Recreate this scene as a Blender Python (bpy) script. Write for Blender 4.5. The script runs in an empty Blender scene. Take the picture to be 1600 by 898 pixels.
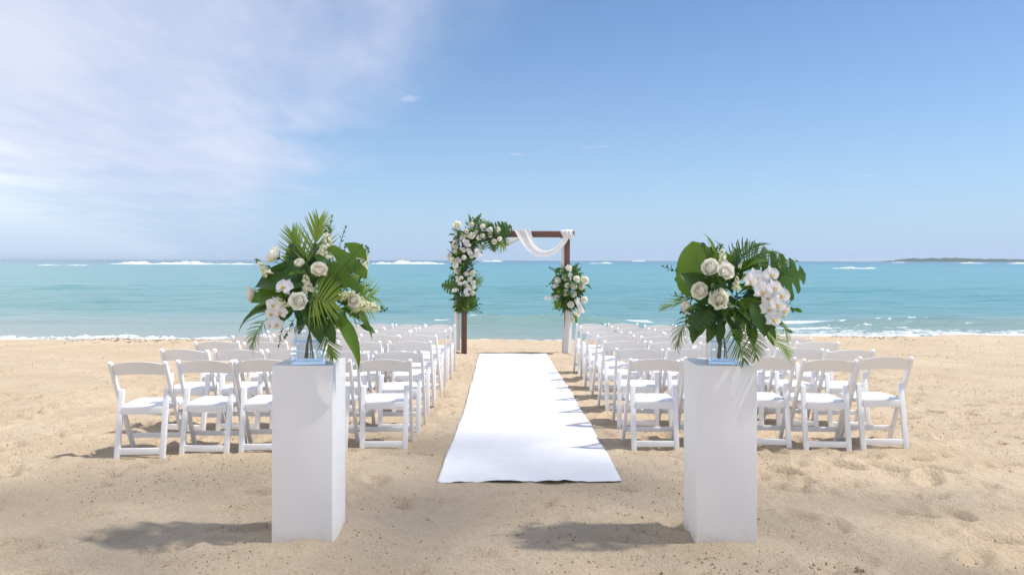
import bpy, bmesh, math, random
import numpy as np
from mathutils import Vector, Matrix

random.seed(7)
rng = np.random.default_rng(11)
scene = bpy.context.scene
C = scene.collection
R = math.radians

# ------------------------------------------------------------------ camera
CAM_Z = 1.376
cam = bpy.data.cameras.new('camera')
cam.sensor_width = 36.0
cam.lens = 1216 / 1600 * 36
cam.shift_y = -42.5 / 1600
cam.clip_start = 0.05
cam.clip_end = 60000
cam_o = bpy.data.objects.new('camera', cam)
C.objects.link(cam_o)
cam_o.location = (0, 0, CAM_Z)
cam_o.rotation_euler = (R(90), R(-0.13), 0)
scene.camera = cam_o

# ------------------------------------------------------------------ light
SUN_EL, SUN_AZ = 57.0, -2.0          # azimuth from +X towards +Y
SUN_STRENGTH, SKY_STRENGTH = 3.7, 0.097
EXPOSURE = 0.55
sd = Vector((math.cos(R(SUN_EL)) * math.cos(R(SUN_AZ)), math.cos(R(SUN_EL)) * math.sin(R(SUN_AZ)), math.sin(R(SUN_EL))))
sl = bpy.data.lights.new('sun', 'SUN')
sl.energy = SUN_STRENGTH
sl.angle = R(2.2)
sl.color = (1.0, 0.955, 0.89)
so = bpy.data.objects.new('sun', sl)
C.objects.link(so)
so.rotation_euler = sd.to_track_quat('Z', 'Y').to_euler()
so.location = sd * 60

scene.view_settings.view_transform = 'Standard'
scene.view_settings.look = 'None'
scene.view_settings.gamma = 1.0
scene.view_settings.exposure = EXPOSURE
scene.view_settings.use_curve_mapping = False
scene.render.engine = 'CYCLES'
scene.cycles.max_bounces = 10
scene.cycles.transparent_max_bounces = 12
scene.cycles.transmission_bounces = 10

world = bpy.data.worlds.new('World')
scene.world = world
world.use_nodes = True


class NT:
    """small helper around a node tree"""
    def __init__(self, tree):
        self.t = tree
        self.n = tree.nodes
        self.l = tree.links

    def node(self, typ, **kw):
        nd = self.n.new(typ)
        for k, v in kw.items():
            setattr(nd, k, v)
        return nd

    def link(self, a, b):
        self.l.new(a, b)

    def put(self, v, sock):
        if isinstance(v, bpy.types.NodeSocket):
            self.link(v, sock)
        else:
            sock.default_value = v

    def math(self, op, a, b=None, c=None, clamp=False):
        nd = self.node('ShaderNodeMath', operation=op, use_clamp=clamp)
        for i, v in enumerate((a, b, c)):
            if v is not None:
                self.put(v, nd.inputs[i])
        return nd.outputs[0]

    def smooth(self, v, lo, hi):
        nd = self.node('ShaderNodeMapRange', interpolation_type='SMOOTHSTEP')
        self.put(v, nd.inputs[0])
        nd.inputs[1].default_value = lo
        nd.inputs[2].default_value = hi
        return nd.outputs[0]

    def mix(self, f, a, b):
        nd = self.node('ShaderNodeMix', data_type='RGBA')
        self.put(f, nd.inputs[0])
        self.put(a, nd.inputs[6])
        self.put(b, nd.inputs[7])
        return nd.outputs[2]

    def noise(self, vec, scale, detail=4, rough=0.5, dist=0.0):
        nd = self.node('ShaderNodeTexNoise')
        if vec is not None:
            self.link(vec, nd.inputs['Vector'])
        nd.inputs['Scale'].default_value = scale
        nd.inputs['Detail'].default_value = detail
        nd.inputs['Roughness'].default_value = rough
        nd.inputs['Distortion'].default_value = dist
        return nd.outputs[0]

    def xyz(self, vec):
        nd = self.node('ShaderNodeSeparateXYZ')
        self.link(vec, nd.inputs[0])
        return nd.outputs

    def comb(self, x, y, z):
        nd = self.node('ShaderNodeCombineXYZ')
        for i, v in enumerate((x, y, z)):
            self.put(v, nd.inputs[i])
        return nd.outputs[0]


def build_world():
    w = NT(world.node_tree)
    w.n.clear()
    sky = w.node('ShaderNodeTexSky', sky_type='NISHITA', sun_disc=False)
    sky.sun_elevation = R(SUN_EL)
    sky.sun_rotation = R(90 - SUN_AZ)
    sky.altitude = 0
    sky.air_density = 1.0
    sky.dust_density = 0.2
    sky.ozone_density = 5.0
    d = w.node('ShaderNodeTexCoord').outputs['Generated']
    x, y, z = w.xyz(d)
    zz = w.math('MAXIMUM', w.math('ADD', z, 0.01), 0.02)
    u = w.math('DIVIDE', x, zz)
    v = w.math('DIVIDE', y, zz)
    p = w.comb(u, v, 0.0)
    ps = w.comb(w.math('ADD', w.math('MULTIPLY', u, 0.85), w.math('MULTIPLY', v, 0.16)), w.math('MULTIPLY', v, 0.30), 0.0)
    # one long cloud sheet whose edge runs away from the viewer, frayed by noise
    edge = w.math('SUBTRACT', w.math('SUBTRACT', 0.95, w.math('MULTIPLY', v, 0.36)), u)
    n1 = w.math('SUBTRACT', w.noise(ps, 1.3, 6, 0.55, 0.3), 0.5)
    n2 = w.math('SUBTRACT', w.noise(p, 0.35, 3, 0.5), 0.5)
    e = w.math('ADD', edge, w.math('ADD', w.math('MULTIPLY', n1, 2.6), w.math('MULTIPLY', n2, 1.6)))
    sheet = w.smooth(e, -0.5, 1.3)
    soft = w.math('ADD', w.math('MULTIPLY', w.noise(ps, 0.9, 7, 0.6, 0.6), 0.9), 0.48, clamp=True)
    soft = w.math('MAXIMUM', soft, w.smooth(e, 1.5, 5.0))  # full cover deep in the sheet, added to lift the fill in shade
    sheet = w.math('MULTIPLY', sheet, soft)
    fade = w.smooth(z, 0.015, 0.13)
    sheet = w.math('MULTIPLY', sheet, w.math('ADD', w.math('MULTIPLY', fade, 0.74), 0.16))
    # scattered small puffs
    pp = w.comb(w.math('MULTIPLY', u, 0.75), w.math('MULTIPLY', v, 1.1), 3.3)
    puffs = w.math('MULTIPLY', w.smooth(w.noise(pp, 1.9, 5, 0.55), 0.66, 0.78), 0.6)
    puffs = w.math('MULTIPLY', puffs, w.smooth(z, 0.02, 0.08))
    cl = w.math('MAXIMUM', sheet, puffs)
    shade = w.noise(ps, 1.7, 5, 0.6)
    cc = w.mix(w.smooth(shade, 0.3, 0.7), (4.55, 5.05, 6.5, 1), (5.75, 6.0, 7.0, 1))
    cc = w.mix(w.smooth(e, 2.0, 5.5), cc, (9.6, 9.5, 9.5, 1))      # sheet whitened away from its edge, mostly out of view, to add fill light
    # pale blue sea air low over the horizon, the same all round
    hz = w.math('MULTIPLY', w.math('EXPONENT', w.math('MULTIPLY', w.math('MAXIMUM', z, 0.0), -8.0)), 0.97)
    tint = w.node('ShaderNodeMix', data_type='RGBA', blend_type='MULTIPLY')
    tint.inputs[0].default_value = 1.0
    w.link(sky.outputs[0], tint.inputs[6])
    tint.inputs[7].default_value = (0.85, 0.92, 0.99, 1)
    air = w.mix(hz, tint.outputs[2], (3.2, 4.4, 6.3, 1))
    col = w.mix(cl, air, cc)
    bg = w.node('ShaderNodeBackground')
    w.link(col, bg.inputs[0])
    bg.inputs[1].default_value = SKY_STRENGTH
    out = w.node('ShaderNodeOutputWorld')
    w.link(bg.outputs[0], out.inputs[0])


build_world()

# ------------------------------------------------------------------ tagging
def tag(o, label=None, cat=None, group=None, kind=None):
    if label: o['label'] = label
    if cat: o['category'] = cat
    if group: o['group'] = group
    if kind: o['kind'] = kind
    return o


def empty(name, loc=(0, 0, 0), rz=0.0):
    o = bpy.data.objects.new(name, None)
    o.empty_display_size = 0.1
    C.objects.link(o)
    o.location = loc
    o.rotation_euler = (0, 0, rz)
    return o


def link(name, mesh, parent=None, loc=None, mat=None):
    o = bpy.data.objects.new(name, mesh)
    C.objects.link(o)
    if mat is not None and not mesh.materials:
        mesh.materials.append(mat)
    if parent is not None:
        o.parent = parent
    if loc is not None:
        o.location = loc
    return o


def copy_tree(o, parent=None):
    c = o.copy()
    C.objects.link(c)
    c.parent = parent
    for ch in list(o.children):
        copy_tree(ch, c)
    return c


# ------------------------------------------------------------------ numpy noise
def _hash(ix, iy, seed):
    h = (ix.astype(np.int64) * 374761393 + iy.astype(np.int64) * 668265263 + seed * 974634541) & 0x7fffffff
    h = ((h ^ (h >> 13)) * 1274126177) & 0x7fffffff
    h = h ^ (h >> 16)
    return (h & 0xffff) / 65535.0


def vnoise(x, y, seed=0):
    ix, iy = np.floor(x), np.floor(y)
    fx, fy = x - ix, y - iy
    fx = fx * fx * fx * (fx * (fx * 6 - 15) + 10)
    fy = fy * fy * fy * (fy * (fy * 6 - 15) + 10)
    a, b = _hash(ix, iy, seed), _hash(ix + 1, iy, seed)
    c, d = _hash(ix, iy + 1, seed), _hash(ix + 1, iy + 1, seed)
    return (a + (b - a) * fx) * (1 - fy) + (c + (d - c) * fx) * fy - 0.5


def fbm(x, y, octs=4, seed=0, gain=0.5):
    s, a = 0.0, 1.0
    for i in range(octs):
        s = s + a * vnoise(x, y, seed + i * 17)
        x, y = x * 2.03 + 13.7, y * 2.03 + 7.1
        a *= gain
    return s


def sstep(v, lo, hi):
    t = np.clip((v - lo) / (hi - lo), 0, 1)
    return t * t * (3 - 2 * t)


def grid_mesh(name, X, Y, Z, smooth=True):
    ny, nx = X.shape
    me = bpy.data.meshes.new(name)
    nv = nx * ny
    co = np.stack([X, Y, Z], -1).reshape(-1).astype(np.float32)
    idx = np.arange(nv).reshape(ny, nx)
    q = np.stack([idx[:-1, :-1], idx[:-1, 1:], idx[1:, 1:], idx[1:, :-1]], -1).reshape(-1, 4)
    me.vertices.add(nv)
    me.vertices.foreach_set('co', co)
    me.loops.add(q.size)
    me.loops.foreach_set('vertex_index', q.reshape(-1).astype(np.int32))
    me.polygons.add(len(q))
    me.polygons.foreach_set('loop_start', np.arange(0, q.size, 4, dtype=np.int32))
    me.polygons.foreach_set('loop_total', np.full(len(q), 4, np.int32))
    me.update(calc_edges=True)
    if smooth:
        me.polygons.foreach_set('use_smooth', np.ones(len(q), bool))
    return me


def pydata(name, verts, faces, smooth=True, mat=None, mats=None, midx=None):
    me = bpy.data.meshes.new(name)
    me.from_pydata([tuple(v) for v in verts], [], faces)
    me.update()
    if smooth:
        me.polygons.foreach_set('use_smooth', [True] * len(me.polygons))
    for m in (mats or ([mat] if mat else [])):
        me.materials.append(m)
    if midx:
        me.polygons.foreach_set('material_index', midx)
    return me


# ------------------------------------------------------------------ materials
def new_mat(name):
    m = bpy.data.materials.new(name)
    m.use_nodes = True
    t = NT(m.node_tree)
    t.n.clear()
    out = t.node('ShaderNodeOutputMaterial')
    return m, t, out


def principled(t, out, col, rough, **kw):
    b = t.node('ShaderNodeBsdfPrincipled')
    t.put(col, b.inputs['Base Color'])
    t.put(rough, b.inputs['Roughness'])
    for k, v in kw.items():
        t.put(v, b.inputs[k])
    t.link(b.outputs[0], out.inputs[0])
    return b


def bump(t, h, strength, dist, normal=None):
    b = t.node('ShaderNodeBump')
    t.put(h, b.inputs['Height'])
    b.inputs['Strength'].default_value = strength
    b.inputs['Distance'].default_value = dist
    if normal is not None:
        t.link(normal, b.inputs['Normal'])
    return b.outputs[0]


def mat_sand():
    m, t, out = new_mat('sand')
    g = t.node('ShaderNodeNewGeometry').outputs['Position']
    x, y, z = t.xyz(g)
    n1 = t.noise(g, 0.9, 5, 0.55)
    n2 = t.noise(g, 7.0, 5, 0.6)
    n3 = t.noise(g, 90.0, 3, 0.6)
    c = t.mix(t.smooth(n1, 0.3, 0.7), (0.525, 0.415, 0.29, 1), (0.60, 0.485, 0.35, 1))
    c = t.mix(t.math('MULTIPLY', t.smooth(n2, 0.45, 0.75), 0.35), c, (0.44, 0.33, 0.215, 1))
    c = t.mix(t.math('MULTIPLY', t.smooth(n3, 0.54, 0.70), 0.55), c, (0.27, 0.195, 0.13, 1))
    c = t.mix(t.math('MULTIPLY', t.smooth(n3, 0.40, 0.24), 0.40), c, (0.74, 0.62, 0.46, 1))
    # wet sand close to the water
    wet = t.smooth(t.math('ADD', z, t.math('MULTIPLY', t.math('SUBTRACT', n1, 0.5), 0.05)), -0.57, -0.605)
    c = t.mix(t.math('MULTIPLY', wet, 0.55), c, (0.22, 0.165, 0.115, 1))
    nb = bump(t, t.noise(g, 18.0, 5, 0.65), 0.8, 0.045)
    nb = bump(t, t.noise(g, 75.0, 4, 0.7), 0.85, 0.014, nb)
    b = principled(t, out, c, 0.95)
    b.inputs['Specular IOR Level'].default_value = 0.12
    t.link(nb, b.inputs['Normal'])
    return m


def mat_water():
    m, t, out = new_mat('sea_water')
    g = t.node('ShaderNodeNewGeometry').outputs['Position']
    x, y, z = t.xyz(g)
    yy = t.math('ADD', y, t.math('MULTIPLY', t.math('SUBTRACT', t.noise(g, 0.06, 3), 0.5), t.math('MULTIPLY', y, 0.5)))
    lg = t.math('LOGARITHM', t.math('MAXIMUM', yy, 2.0), 10.0)
    ramp = t.node('ShaderNodeValToRGB')
    t.link(t.math('DIVIDE', t.math('SUBTRACT', lg, 1.28), 2.22), ramp.inputs[0])
    st = [(0.0, (0.26, 0.29, 0.24)), (0.035, (0.21, 0.29, 0.265)), (0.085, (0.125, 0.265, 0.262)), (0.25, (0.080, 0.255, 0.25)),
          (0.50, (0.055, 0.235, 0.245)), (0.62, (0.035, 0.17, 0.225)), (0.76, (0.018, 0.09, 0.15)), (1.0, (0.02, 0.095, 0.16))]
    el = ramp.color_ramp.elements
    while len(el) < len(st):
        el.new(0.5)
    for e, (p, c) in zip(el, st):
        e.position = p
        e.color = (*c, 1)
    sx = t.comb(t.math('MULTIPLY', x, 0.10), t.math('MULTIPLY', y, 0.28), 0.0)
    dark = t.smooth(t.noise(sx, 0.8, 5, 0.6), 0.52, 0.72)
    col = t.mix(t.math('MULTIPLY', dark, 0.45), ramp.outputs[0], (0.05, 0.17, 0.22, 1))
    b = principled(t, out, col, 0.18)
    b.inputs['IOR'].default_value = 1.333
    b.inputs['Specular IOR Level'].default_value = 0.42
    w1 = t.noise(t.comb(t.math('MULTIPLY', x, 0.45), y, z), 1.5, 6, 0.62, 0.4)
    w2 = t.noise(t.comb(t.math('MULTIPLY', x, 0.35), y, z), 0.22, 5, 0.6, 0.3)
    nb = bump(t, w1, 0.9, 0.16)
    nb = bump(t, w2, 0.9, 0.55, nb)
    t.link(nb, b.inputs['Normal'])
    return m


def mat_simple(name, col, rough=0.5, var=0.0, scale=8.0, bstr=0.0, bscale=60.0, bdist=0.002, spec=0.4, dark=None):
    m, t, out = new_mat(name)
    co = t.node('ShaderNodeTexCoord').outputs['Object']
    c = (*col, 1)
    if var > 0:
        d = dark or tuple(v * (1 - var) for v in col)
        c = t.mix(t.smooth(t.noise(co, scale, 5, 0.6), 0.35, 0.75), c, (*d, 1))
    b = principled(t, out, c, rough)
    b.inputs['Specular IOR Level'].default_value = spec
    if bstr > 0:
        t.link(bump(t, t.noise(co, bscale, 4, 0.6), bstr, bdist), b.inputs['Normal'])
    return m


def mat_leafy(name, col, col2, trans=0.25, rough=0.4, spec=0.5, tcol=None, vein=True):
    """leaf or petal: reflecting blade plus light that comes through it"""
    m, t, out = new_mat(name)
    co = t.node('ShaderNodeTexCoord').outputs['Object']
    rnd = t.node('ShaderNodeObjectInfo').outputs['Random']
    n = t.noise(co, 14.0, 4, 0.6)
    f = t.math('ADD', t.math('MULTIPLY', n, 0.6), t.math('MULTIPLY', rnd, 0.55))
    c = t.mix(t.smooth(f, 0.25, 0.9), (*col, 1), (*col2, 1))
    b = t.node('ShaderNodeBsdfPrincipled')
    t.link(c, b.inputs['Base Color'])
    b.inputs['Roughness'].default_value = rough
    b.inputs['Specular IOR Level'].default_value = spec
    if vein:
        t.link(bump(t, t.noise(co, 45.0, 3, 0.5), 0.35, 0.004), b.inputs['Normal'])
    tr = t.node('ShaderNodeBsdfTranslucent')
    tc = tcol or tuple(min(1, v * 1.7) for v in col2)
    tr.inputs[0].default_value = (*tc, 1)
    mx = t.node('ShaderNodeMixShader')
    mx.inputs[0].default_value = trans
    t.link(b.outputs[0], mx.inputs[1])
    t.link(tr.outputs[0], mx.inputs[2])
    t.link(mx.outputs[0], out.inputs[0])
    return m


def mat_fabric(name, col, trans=0.25, rough=0.85, weave=500.0):
    m, t, out = new_mat(name)
    co = t.node('ShaderNodeTexCoord').outputs['Object']
    c = t.mix(t.smooth(t.noise(co, 3.0, 5, 0.6), 0.35, 0.8), (*col, 1), (col[0] * 0.95, col[1] * 0.95, col[2] * 0.97, 1))
    b = t.node('ShaderNodeBsdfPrincipled')
    t.link(c, b.inputs['Base Color'])
    b.inputs['Roughness'].default_value = rough
    b.inputs['Specular IOR Level'].default_value = 0.15
    nb = bump(t, t.noise(co, 7.0, 5, 0.6), 0.5, 0.018)
    nb = bump(t, t.noise(co, weave, 2, 0.5), 0.2, 0.001, nb)
    t.link(nb, b.inputs['Normal'])
    tr = t.node('ShaderNodeBsdfTranslucent')
    tr.inputs[0].default_value = (*col, 1)
    mx = t.node('ShaderNodeMixShader')
    mx.inputs[0].default_value = trans
    t.link(b.outputs[0], mx.inputs[1])
    t.link(tr.outputs[0], mx.inputs[2])
    t.link(mx.outputs[0], out.inputs[0])
    return m


def mat_wood():
    m, t, out = new_mat('stained_wood')
    co = t.node('ShaderNodeTexCoord').outputs['Object']
    mp = t.node('ShaderNodeMapping')
    mp.inputs['Scale'].default_value = (14, 14, 1.2)
    t.link(co, mp.inputs[0])
    n = t.noise(mp.outputs[0], 3.0, 6, 0.65, 1.2)
    c = t.mix(t.smooth(n, 0.3, 0.7), (0.085, 0.042, 0.028, 1), (0.18, 0.088, 0.058, 1))
    b = principled(t, out, c, 0.55)
    t.link(bump(t, n, 0.3, 0.004), b.inputs['Normal'])
    return m


def mat_glass(name, col, ior):
    m, t, out = new_mat(name)
    b = principled(t, out, (*col, 1), 0.0)
    b.inputs['Transmission Weight'].default_value = 1.0
    b.inputs['IOR'].default_value = ior
    return m


M = {}
M['sand'] = mat_sand()
M['water'] = mat_water()
M['foam'] = mat_simple('sea_foam', (0.62, 0.645, 0.665), 0.8, 0.25, 4.0, 1.0, 7.0, 0.10, 0.1)
def mat_pedestal():
    m, t, out = new_mat('white_pedestal_paint')
    co = t.node('ShaderNodeTexCoord').outputs['Object']
    x, y, z = t.xyz(co)
    n = t.noise(co, 2.5, 5, 0.6)
    c = t.mix(t.smooth(n, 0.35, 0.75), (0.88, 0.875, 0.865, 1), (0.84, 0.835, 0.825, 1))
    st = t.noise(t.comb(t.math('MULTIPLY', x, 14.0), t.math('MULTIPLY', y, 14.0), t.math('MULTIPLY', z, 1.6)), 1.0, 5, 0.7, 0.6)
    c = t.mix(t.math('MULTIPLY', t.smooth(st, 0.60, 0.72), 0.30), c, (0.70, 0.68, 0.65, 1))
    dust = t.smooth(t.math('ADD', z, t.math('MULTIPLY', t.noise(co, 16.0, 5, 0.7), 0.22)), 0.20, 0.06)
    c = t.mix(t.math('MULTIPLY', dust, 0.6), c, (0.60, 0.48, 0.35, 1))
    b = principled(t, out, c, 0.55)
    b.inputs['Specular IOR Level'].default_value = 0.3
    t.link(bump(t, t.noise(co, 22.0, 4, 0.6), 0.18, 0.003), b.inputs['Normal'])
    return m


M['resin'] = mat_simple('white_resin', (0.85, 0.85, 0.85), 0.38, 0.05, 6.0, 0.05, 40.0, 0.001, 0.45)
M['pad'] = mat_simple('white_vinyl', (0.86, 0.86, 0.86), 0.45, 0.03, 8.0, 0.12, 30.0, 0.002, 0.4)
M['paint'] = mat_pedestal()
M['runner'] = mat_fabric('white_runner_cloth', (0.68, 0.68, 0.70), 0.0, 0.9, 350.0)
M['chiffon'] = mat_fabric('white_chiffon', (0.93, 0.93, 0.93), 0.35, 0.8, 500.0)
M['wood'] = mat_wood()
M['glass'] = mat_glass('clear_glass', (0.80, 0.89, 0.95), 1.5)
M['vwater'] = mat_glass('vase_water', (0.93, 0.96, 1.0), 1.33)
M['leaf_dark'] = mat_leafy('dark_leaf', (0.030, 0.075, 0.017), (0.070, 0.150, 0.026), 0.28, 0.42, 0.35, (0.15, 0.31, 0.025))
M['leaf_mid'] = mat_leafy('mid_leaf', (0.060, 0.130, 0.018), (0.135, 0.24, 0.032), 0.38, 0.42, 0.35, (0.27, 0.44, 0.03))
M['leaf_lime'] = mat_leafy('lime_leaf', (0.17, 0.27, 0.035), (0.29, 0.38, 0.06), 0.35, 0.42, 0.4, (0.35, 0.50, 0.08))
M['leaf_blue'] = mat_leafy('blue_green_leaf', (0.045, 0.11, 0.065), (0.085, 0.17, 0.11), 0.15, 0.5, 0.35, (0.10, 0.24, 0.09))
M['stem'] = mat_simple('green_stem', (0.07, 0.16, 0.035), 0.5, 0.3, 20.0)
M['rose'] = mat_leafy('cream_rose', (0.93, 0.93, 0.80), (0.95, 0.95, 0.88), 0.36, 0.6, 0.2, (0.98, 0.95, 0.84), vein=False)
M['blush'] = mat_leafy('blush_rose', (0.94, 0.92, 0.80), (0.95, 0.94, 0.85), 0.36, 0.6, 0.2, (0.97, 0.90, 0.76), vein=False)
M['orchid'] = mat_leafy('white_orchid', (0.93, 0.92, 0.93), (0.94, 0.94, 0.94), 0.40, 0.55, 0.25, (0.97, 0.96, 0.96), vein=False)
M['lip'] = mat_simple('yellow_orchid_lip', (0.75, 0.50, 0.10), 0.5, 0.2, 60.0)
M['snap'] = mat_leafy('pale_snapdragon', (0.84, 0.85, 0.62), (0.92, 0.91, 0.78), 0.36, 0.6, 0.2, (0.92, 0.92, 0.6), vein=False)
M['debris'] = mat_simple('dry_seaweed_bits', (0.21, 0.145, 0.09), 0.9, 0.4, 30.0, spec=0.1)
M['clod'] = mat_simple('sand_clod', (0.42, 0.31, 0.20), 0.95, 0.35, 30.0, 0.4, 90.0, 0.004, 0.1)
M['headland'] = mat_simple('wooded_headland', (0.030, 0.055, 0.038), 0.9, 0.5, 0.02, spec=0.1)

# ------------------------------------------------------------------ the beach
SEA_Z = -0.62
SLOPE = 0.0288


def crest(x):
    return 18.3 + 1.7 * sstep(x, 2.5, 7.5) + 0.5 * fbm(x * 0.35, x * 0 + 3.0, 3, 91)


def base_z(x, y):
    """large shape of the beach, without small relief"""
    x = np.asarray(x, float); y = np.asarray(y, float)
    yc = crest(x)
    z = -SLOPE * np.minimum(y, yc)
    over = np.maximum(y - yc, 0)
    z = z - 0.11 * over
    return np.maximum(z, -3.0)


FOOT = []
for _ in range(1250):
    fx = rng.uniform(-6.5, 6.5)
    fy = rng.uniform(3.2, 17.5)
    if fx < 0.6 and fy < 5.4 and rng.random() < 0.55:
        continue
    if -0.62 < fx < 0.85 and fy > 5.2:
        continue
    FOOT.append((fx, fy, rng.uniform(0, math.pi), rng.uniform(0.6, 1.3)))


def on_runner(x, y):
    return (1 - sstep(np.abs(x - 0.085), 0.62, 0.80)) * sstep(y, 5.15, 5.45) * (1 - sstep(y, 14.9, 15.2))


def sand_z(x, y, fine=True):
    z = base_z(x, y)
    keep = 1 - 0.9 * on_runner(x, y)
    rough = 0.55 + 0.45 * sstep(x, -1.0, 2.0) * (1 - sstep(y, 5.6, 6.8)) + 0.35 * sstep(y, 5.6, 7.0)
    d = 0.030 * fbm(x * 0.8, y * 0.8, 2, 3) * keep
    d = d + 0.024 * fbm(x * 2.6, y * 3.4, 3, 23) * keep * rough
    d = d + 0.013 * np.abs(fbm(x * 7.5 + 0.4 * y, y * 9, 3, 41)) * keep * rough
    # drag streaks across the raked sand
    d = d + 0.006 * fbm(x * 1.2, y * 16 + x * 1.5, 3, 57) * keep * (1 - sstep(y, 5.4, 6.4))
    d = d + 0.011 * fbm((x + 0.6 * y) * 1.6, (y - 0.55 * x) * 13, 3, 59) * sstep(x, 1.2, 2.0) * (1 - sstep(y, 4.9, 5.6))
    d = d + 0.045 * np.exp(-((y - crest(x)) / 0.45) ** 2) * (0.6 + fbm(x * 1.4, y * 1.4, 3, 71))
    d = np.where(y > crest(x) + 0.8, d * 0.3, d)
    return z + d


BANKS = [(-1.06, 4.03, 0.10, 0.07, 0.040), (-0.90, 4.42, 0.12, 0.10, 0.020), (-1.2, 4.0, 0.14, 0.05, 0.012),
         (1.13, 4.07, 0.10, 0.06, 0.030), (1.34, 4.15, 0.10, 0.10, 0.022), (0.95, 4.3, 0.06, 0.12, 0.012)]


def build_sand():
    a = np.arange(-5.6, 5.601, 0.028)
    g, s, v = [], 0.03, 5.6
    while v < 160:
        s *= 1.07
        v += s
        g.append(v)
    g = np.array(g)
    xs = np.concatenate([-g[::-1], a, g])
    ys = np.concatenate([np.arange(-25, 2.6, 1.2), np.arange(2.6, 9.0, 0.028), np.arange(9.0, 22.0, 0.06), np.arange(22.0, 60, 2.0)])
    X, Y = np.meshgrid(xs, ys)
    Z = sand_z(X, Y)
    for fx, fy, an, sc in FOOT:
        ix = slice(np.searchsorted(xs, fx - 0.4), np.searchsorted(xs, fx + 0.4))
        iy = slice(np.searchsorted(ys, fy - 0.4), np.searchsorted(ys, fy + 0.4))
        dx, dy = X[iy, ix] - fx, Y[iy, ix] - fy
        ca, sa = math.cos(an), math.sin(an)
        p = (dx * ca + dy * sa) / (0.13 * sc)
        q = (-dx * sa + dy * ca) / (0.060 * sc)
        r2 = p * p + q * q
        Z[iy, ix] += sc * (-0.042 * np.exp(-r2 * 1.3) + 0.019 * np.exp(-((np.sqrt(r2) - 1.35) / 0.38) ** 2)) * (1 - on_runner(dx + fx, dy + fy))
    for bx, by, sx, sy, h in BANKS:
        Z += h * np.exp(-((X - bx) / sx) ** 2 - ((Y - by) / sy) ** 2)
    me = grid_mesh('beach_sand', X, Y, Z)
    o = link('beach_sand', me, mat=M['sand'])
    tag(o, 'pale golden beach sand with footprints and drag marks', kind='structure')


build_sand()


def build_sea():
    ys = [17.0]
    while ys[-1] < 9000:
        ys.append(ys[-1] + max(0.07, ys[-1] * 0.0055) if ys[-1] < 60 else ys[-1] * 1.03)
    ys = np.array(ys)
    s = np.linspace(-1, 1, 301)
    S, Y = np.meshgrid(s, ys)
    X = S * (Y * 1.25 + 14)
    amp = sstep(Y, 19.5, 32) * (1 - sstep(Y, 220, 600))
    Z = SEA_Z + 0.0 * X
    Z = Z + amp * (0.115 * fbm(X * 0.16, Y * 0.5, 3, 5) + 0.09 * fbm(X * 0.5, Y * 1.3, 2, 15) * (1 - sstep(Y, 40, 90)))
    Z = Z + 0.012 * fbm(X * 1.2, Y * 2.5, 2, 25) * (1 - sstep(Y, 30, 50))
    Z = Z + ridge(X, Y)
    o = link('sea', grid_mesh('sea', X, Y, Z), mat=M['water'])
    tag(o, 'turquoise sea reaching to the horizon', kind='structure')


def ridge_line(X):
    return 24.6 + 0.5 * fbm(X * 0.22, X * 0 + 1.0, 2, 7)


def ridge_env(X):
    e = 0.9 * sstep(X, -2.6, -1.0) * (1 - sstep(X, 2.4, 4.5)) + 0.75 * sstep(X, 8.5, 11.5) + 0.2 * sstep(-X, 6, 9)
    return e


def ridge(X, Y):
    d = Y - ridge_line(X)
    prof = np.where(d < 0, np.exp(-(d / 0.38) ** 2), np.exp(-(d / 1.1) ** 2))
    return 0.27 * ridge_env(X) * prof


build_sea()


def foam_sheet(name, x0, x1, nx, y0, y1, ny, fun, label):
    X, Y = np.meshgrid(np.linspace(x0, x1, nx), np.linspace(y0, y1, ny))
    Z = SEA_Z + fun(X, Y)
    o = link(name, grid_mesh(name, X, Y, Z), mat=M['foam'])
    return tag(o, label, 'foam', kind='stuff')


def wash_left(X, Y):
    line = crest(X) + 1.25 + 0.25 * fbm(X * 0.5, X * 0 + 9, 2, 33)
    env = np.exp(-((Y - line) / 0.75) ** 2) * sstep(X, -16.5, -13.0) * (1 - sstep(X, -4.5, -1.5))
    env = env * (0.35 + 0.65 * sstep(fbm(X * 0.55, Y * 0.8, 3, 63, 0.6), -0.22, 0.12))
    lump = 0.5 + fbm(X * 1.3, Y * 1.8, 4, 61, 0.6)
    spl = np.clip(fbm(X * 6.5, Y * 4.5, 3, 79, 0.8), 0, 1)
    return env * (0.20 * np.clip(lump, 0.0, 2) * (0.45 + 0.9 * np.clip(fbm(X * 0.5, Y * 0.2, 2, 77) + 0.4, 0, 1)) + 0.10 * spl) + 0.026 * fbm(X * 4, Y * 6, 4, 81, 0.7) - 0.030


foam_sheet('shore_foam', -17, -1.5, 760, 17.8, 22.5, 150, wash_left, 'splashing white foam along the water edge beside the garlanded arch post')


def wash_right(X, Y):
    line = crest(X) + 1.6
    env = sstep(Y, line - 1.3, line - 0.7) * (1 - sstep(Y, line + 0.3, line + 2.4)) * sstep(X, 1.8, 6.0) * (1 - 0.5 * sstep(X, 26, 34))
    lace = 0.5 - np.abs(fbm(X * 0.9, Y * 2.0, 4, 101, 0.65)) * 2.6 + 0.25 * fbm(X * 0.25, Y * 0.5, 2, 111)
    edge = np.exp(-((Y - line + 0.75 - 0.2 * fbm(X * 0.6, Y * 0, 2, 5)) / 0.22) ** 2) * sstep(X, 1.0, 5.0)
    return 0.050 * env * (lace + 0.12) + 0.05 * edge - 0.014 + 0.014 * fbm(X * 5, Y * 5, 2, 121)


foam_sheet('shore_foam', 1.0, 34, 760, 18.6, 25.2, 190, wash_right, 'thin lacy swash foam spread over the shallows beside the draped arch post')


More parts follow.
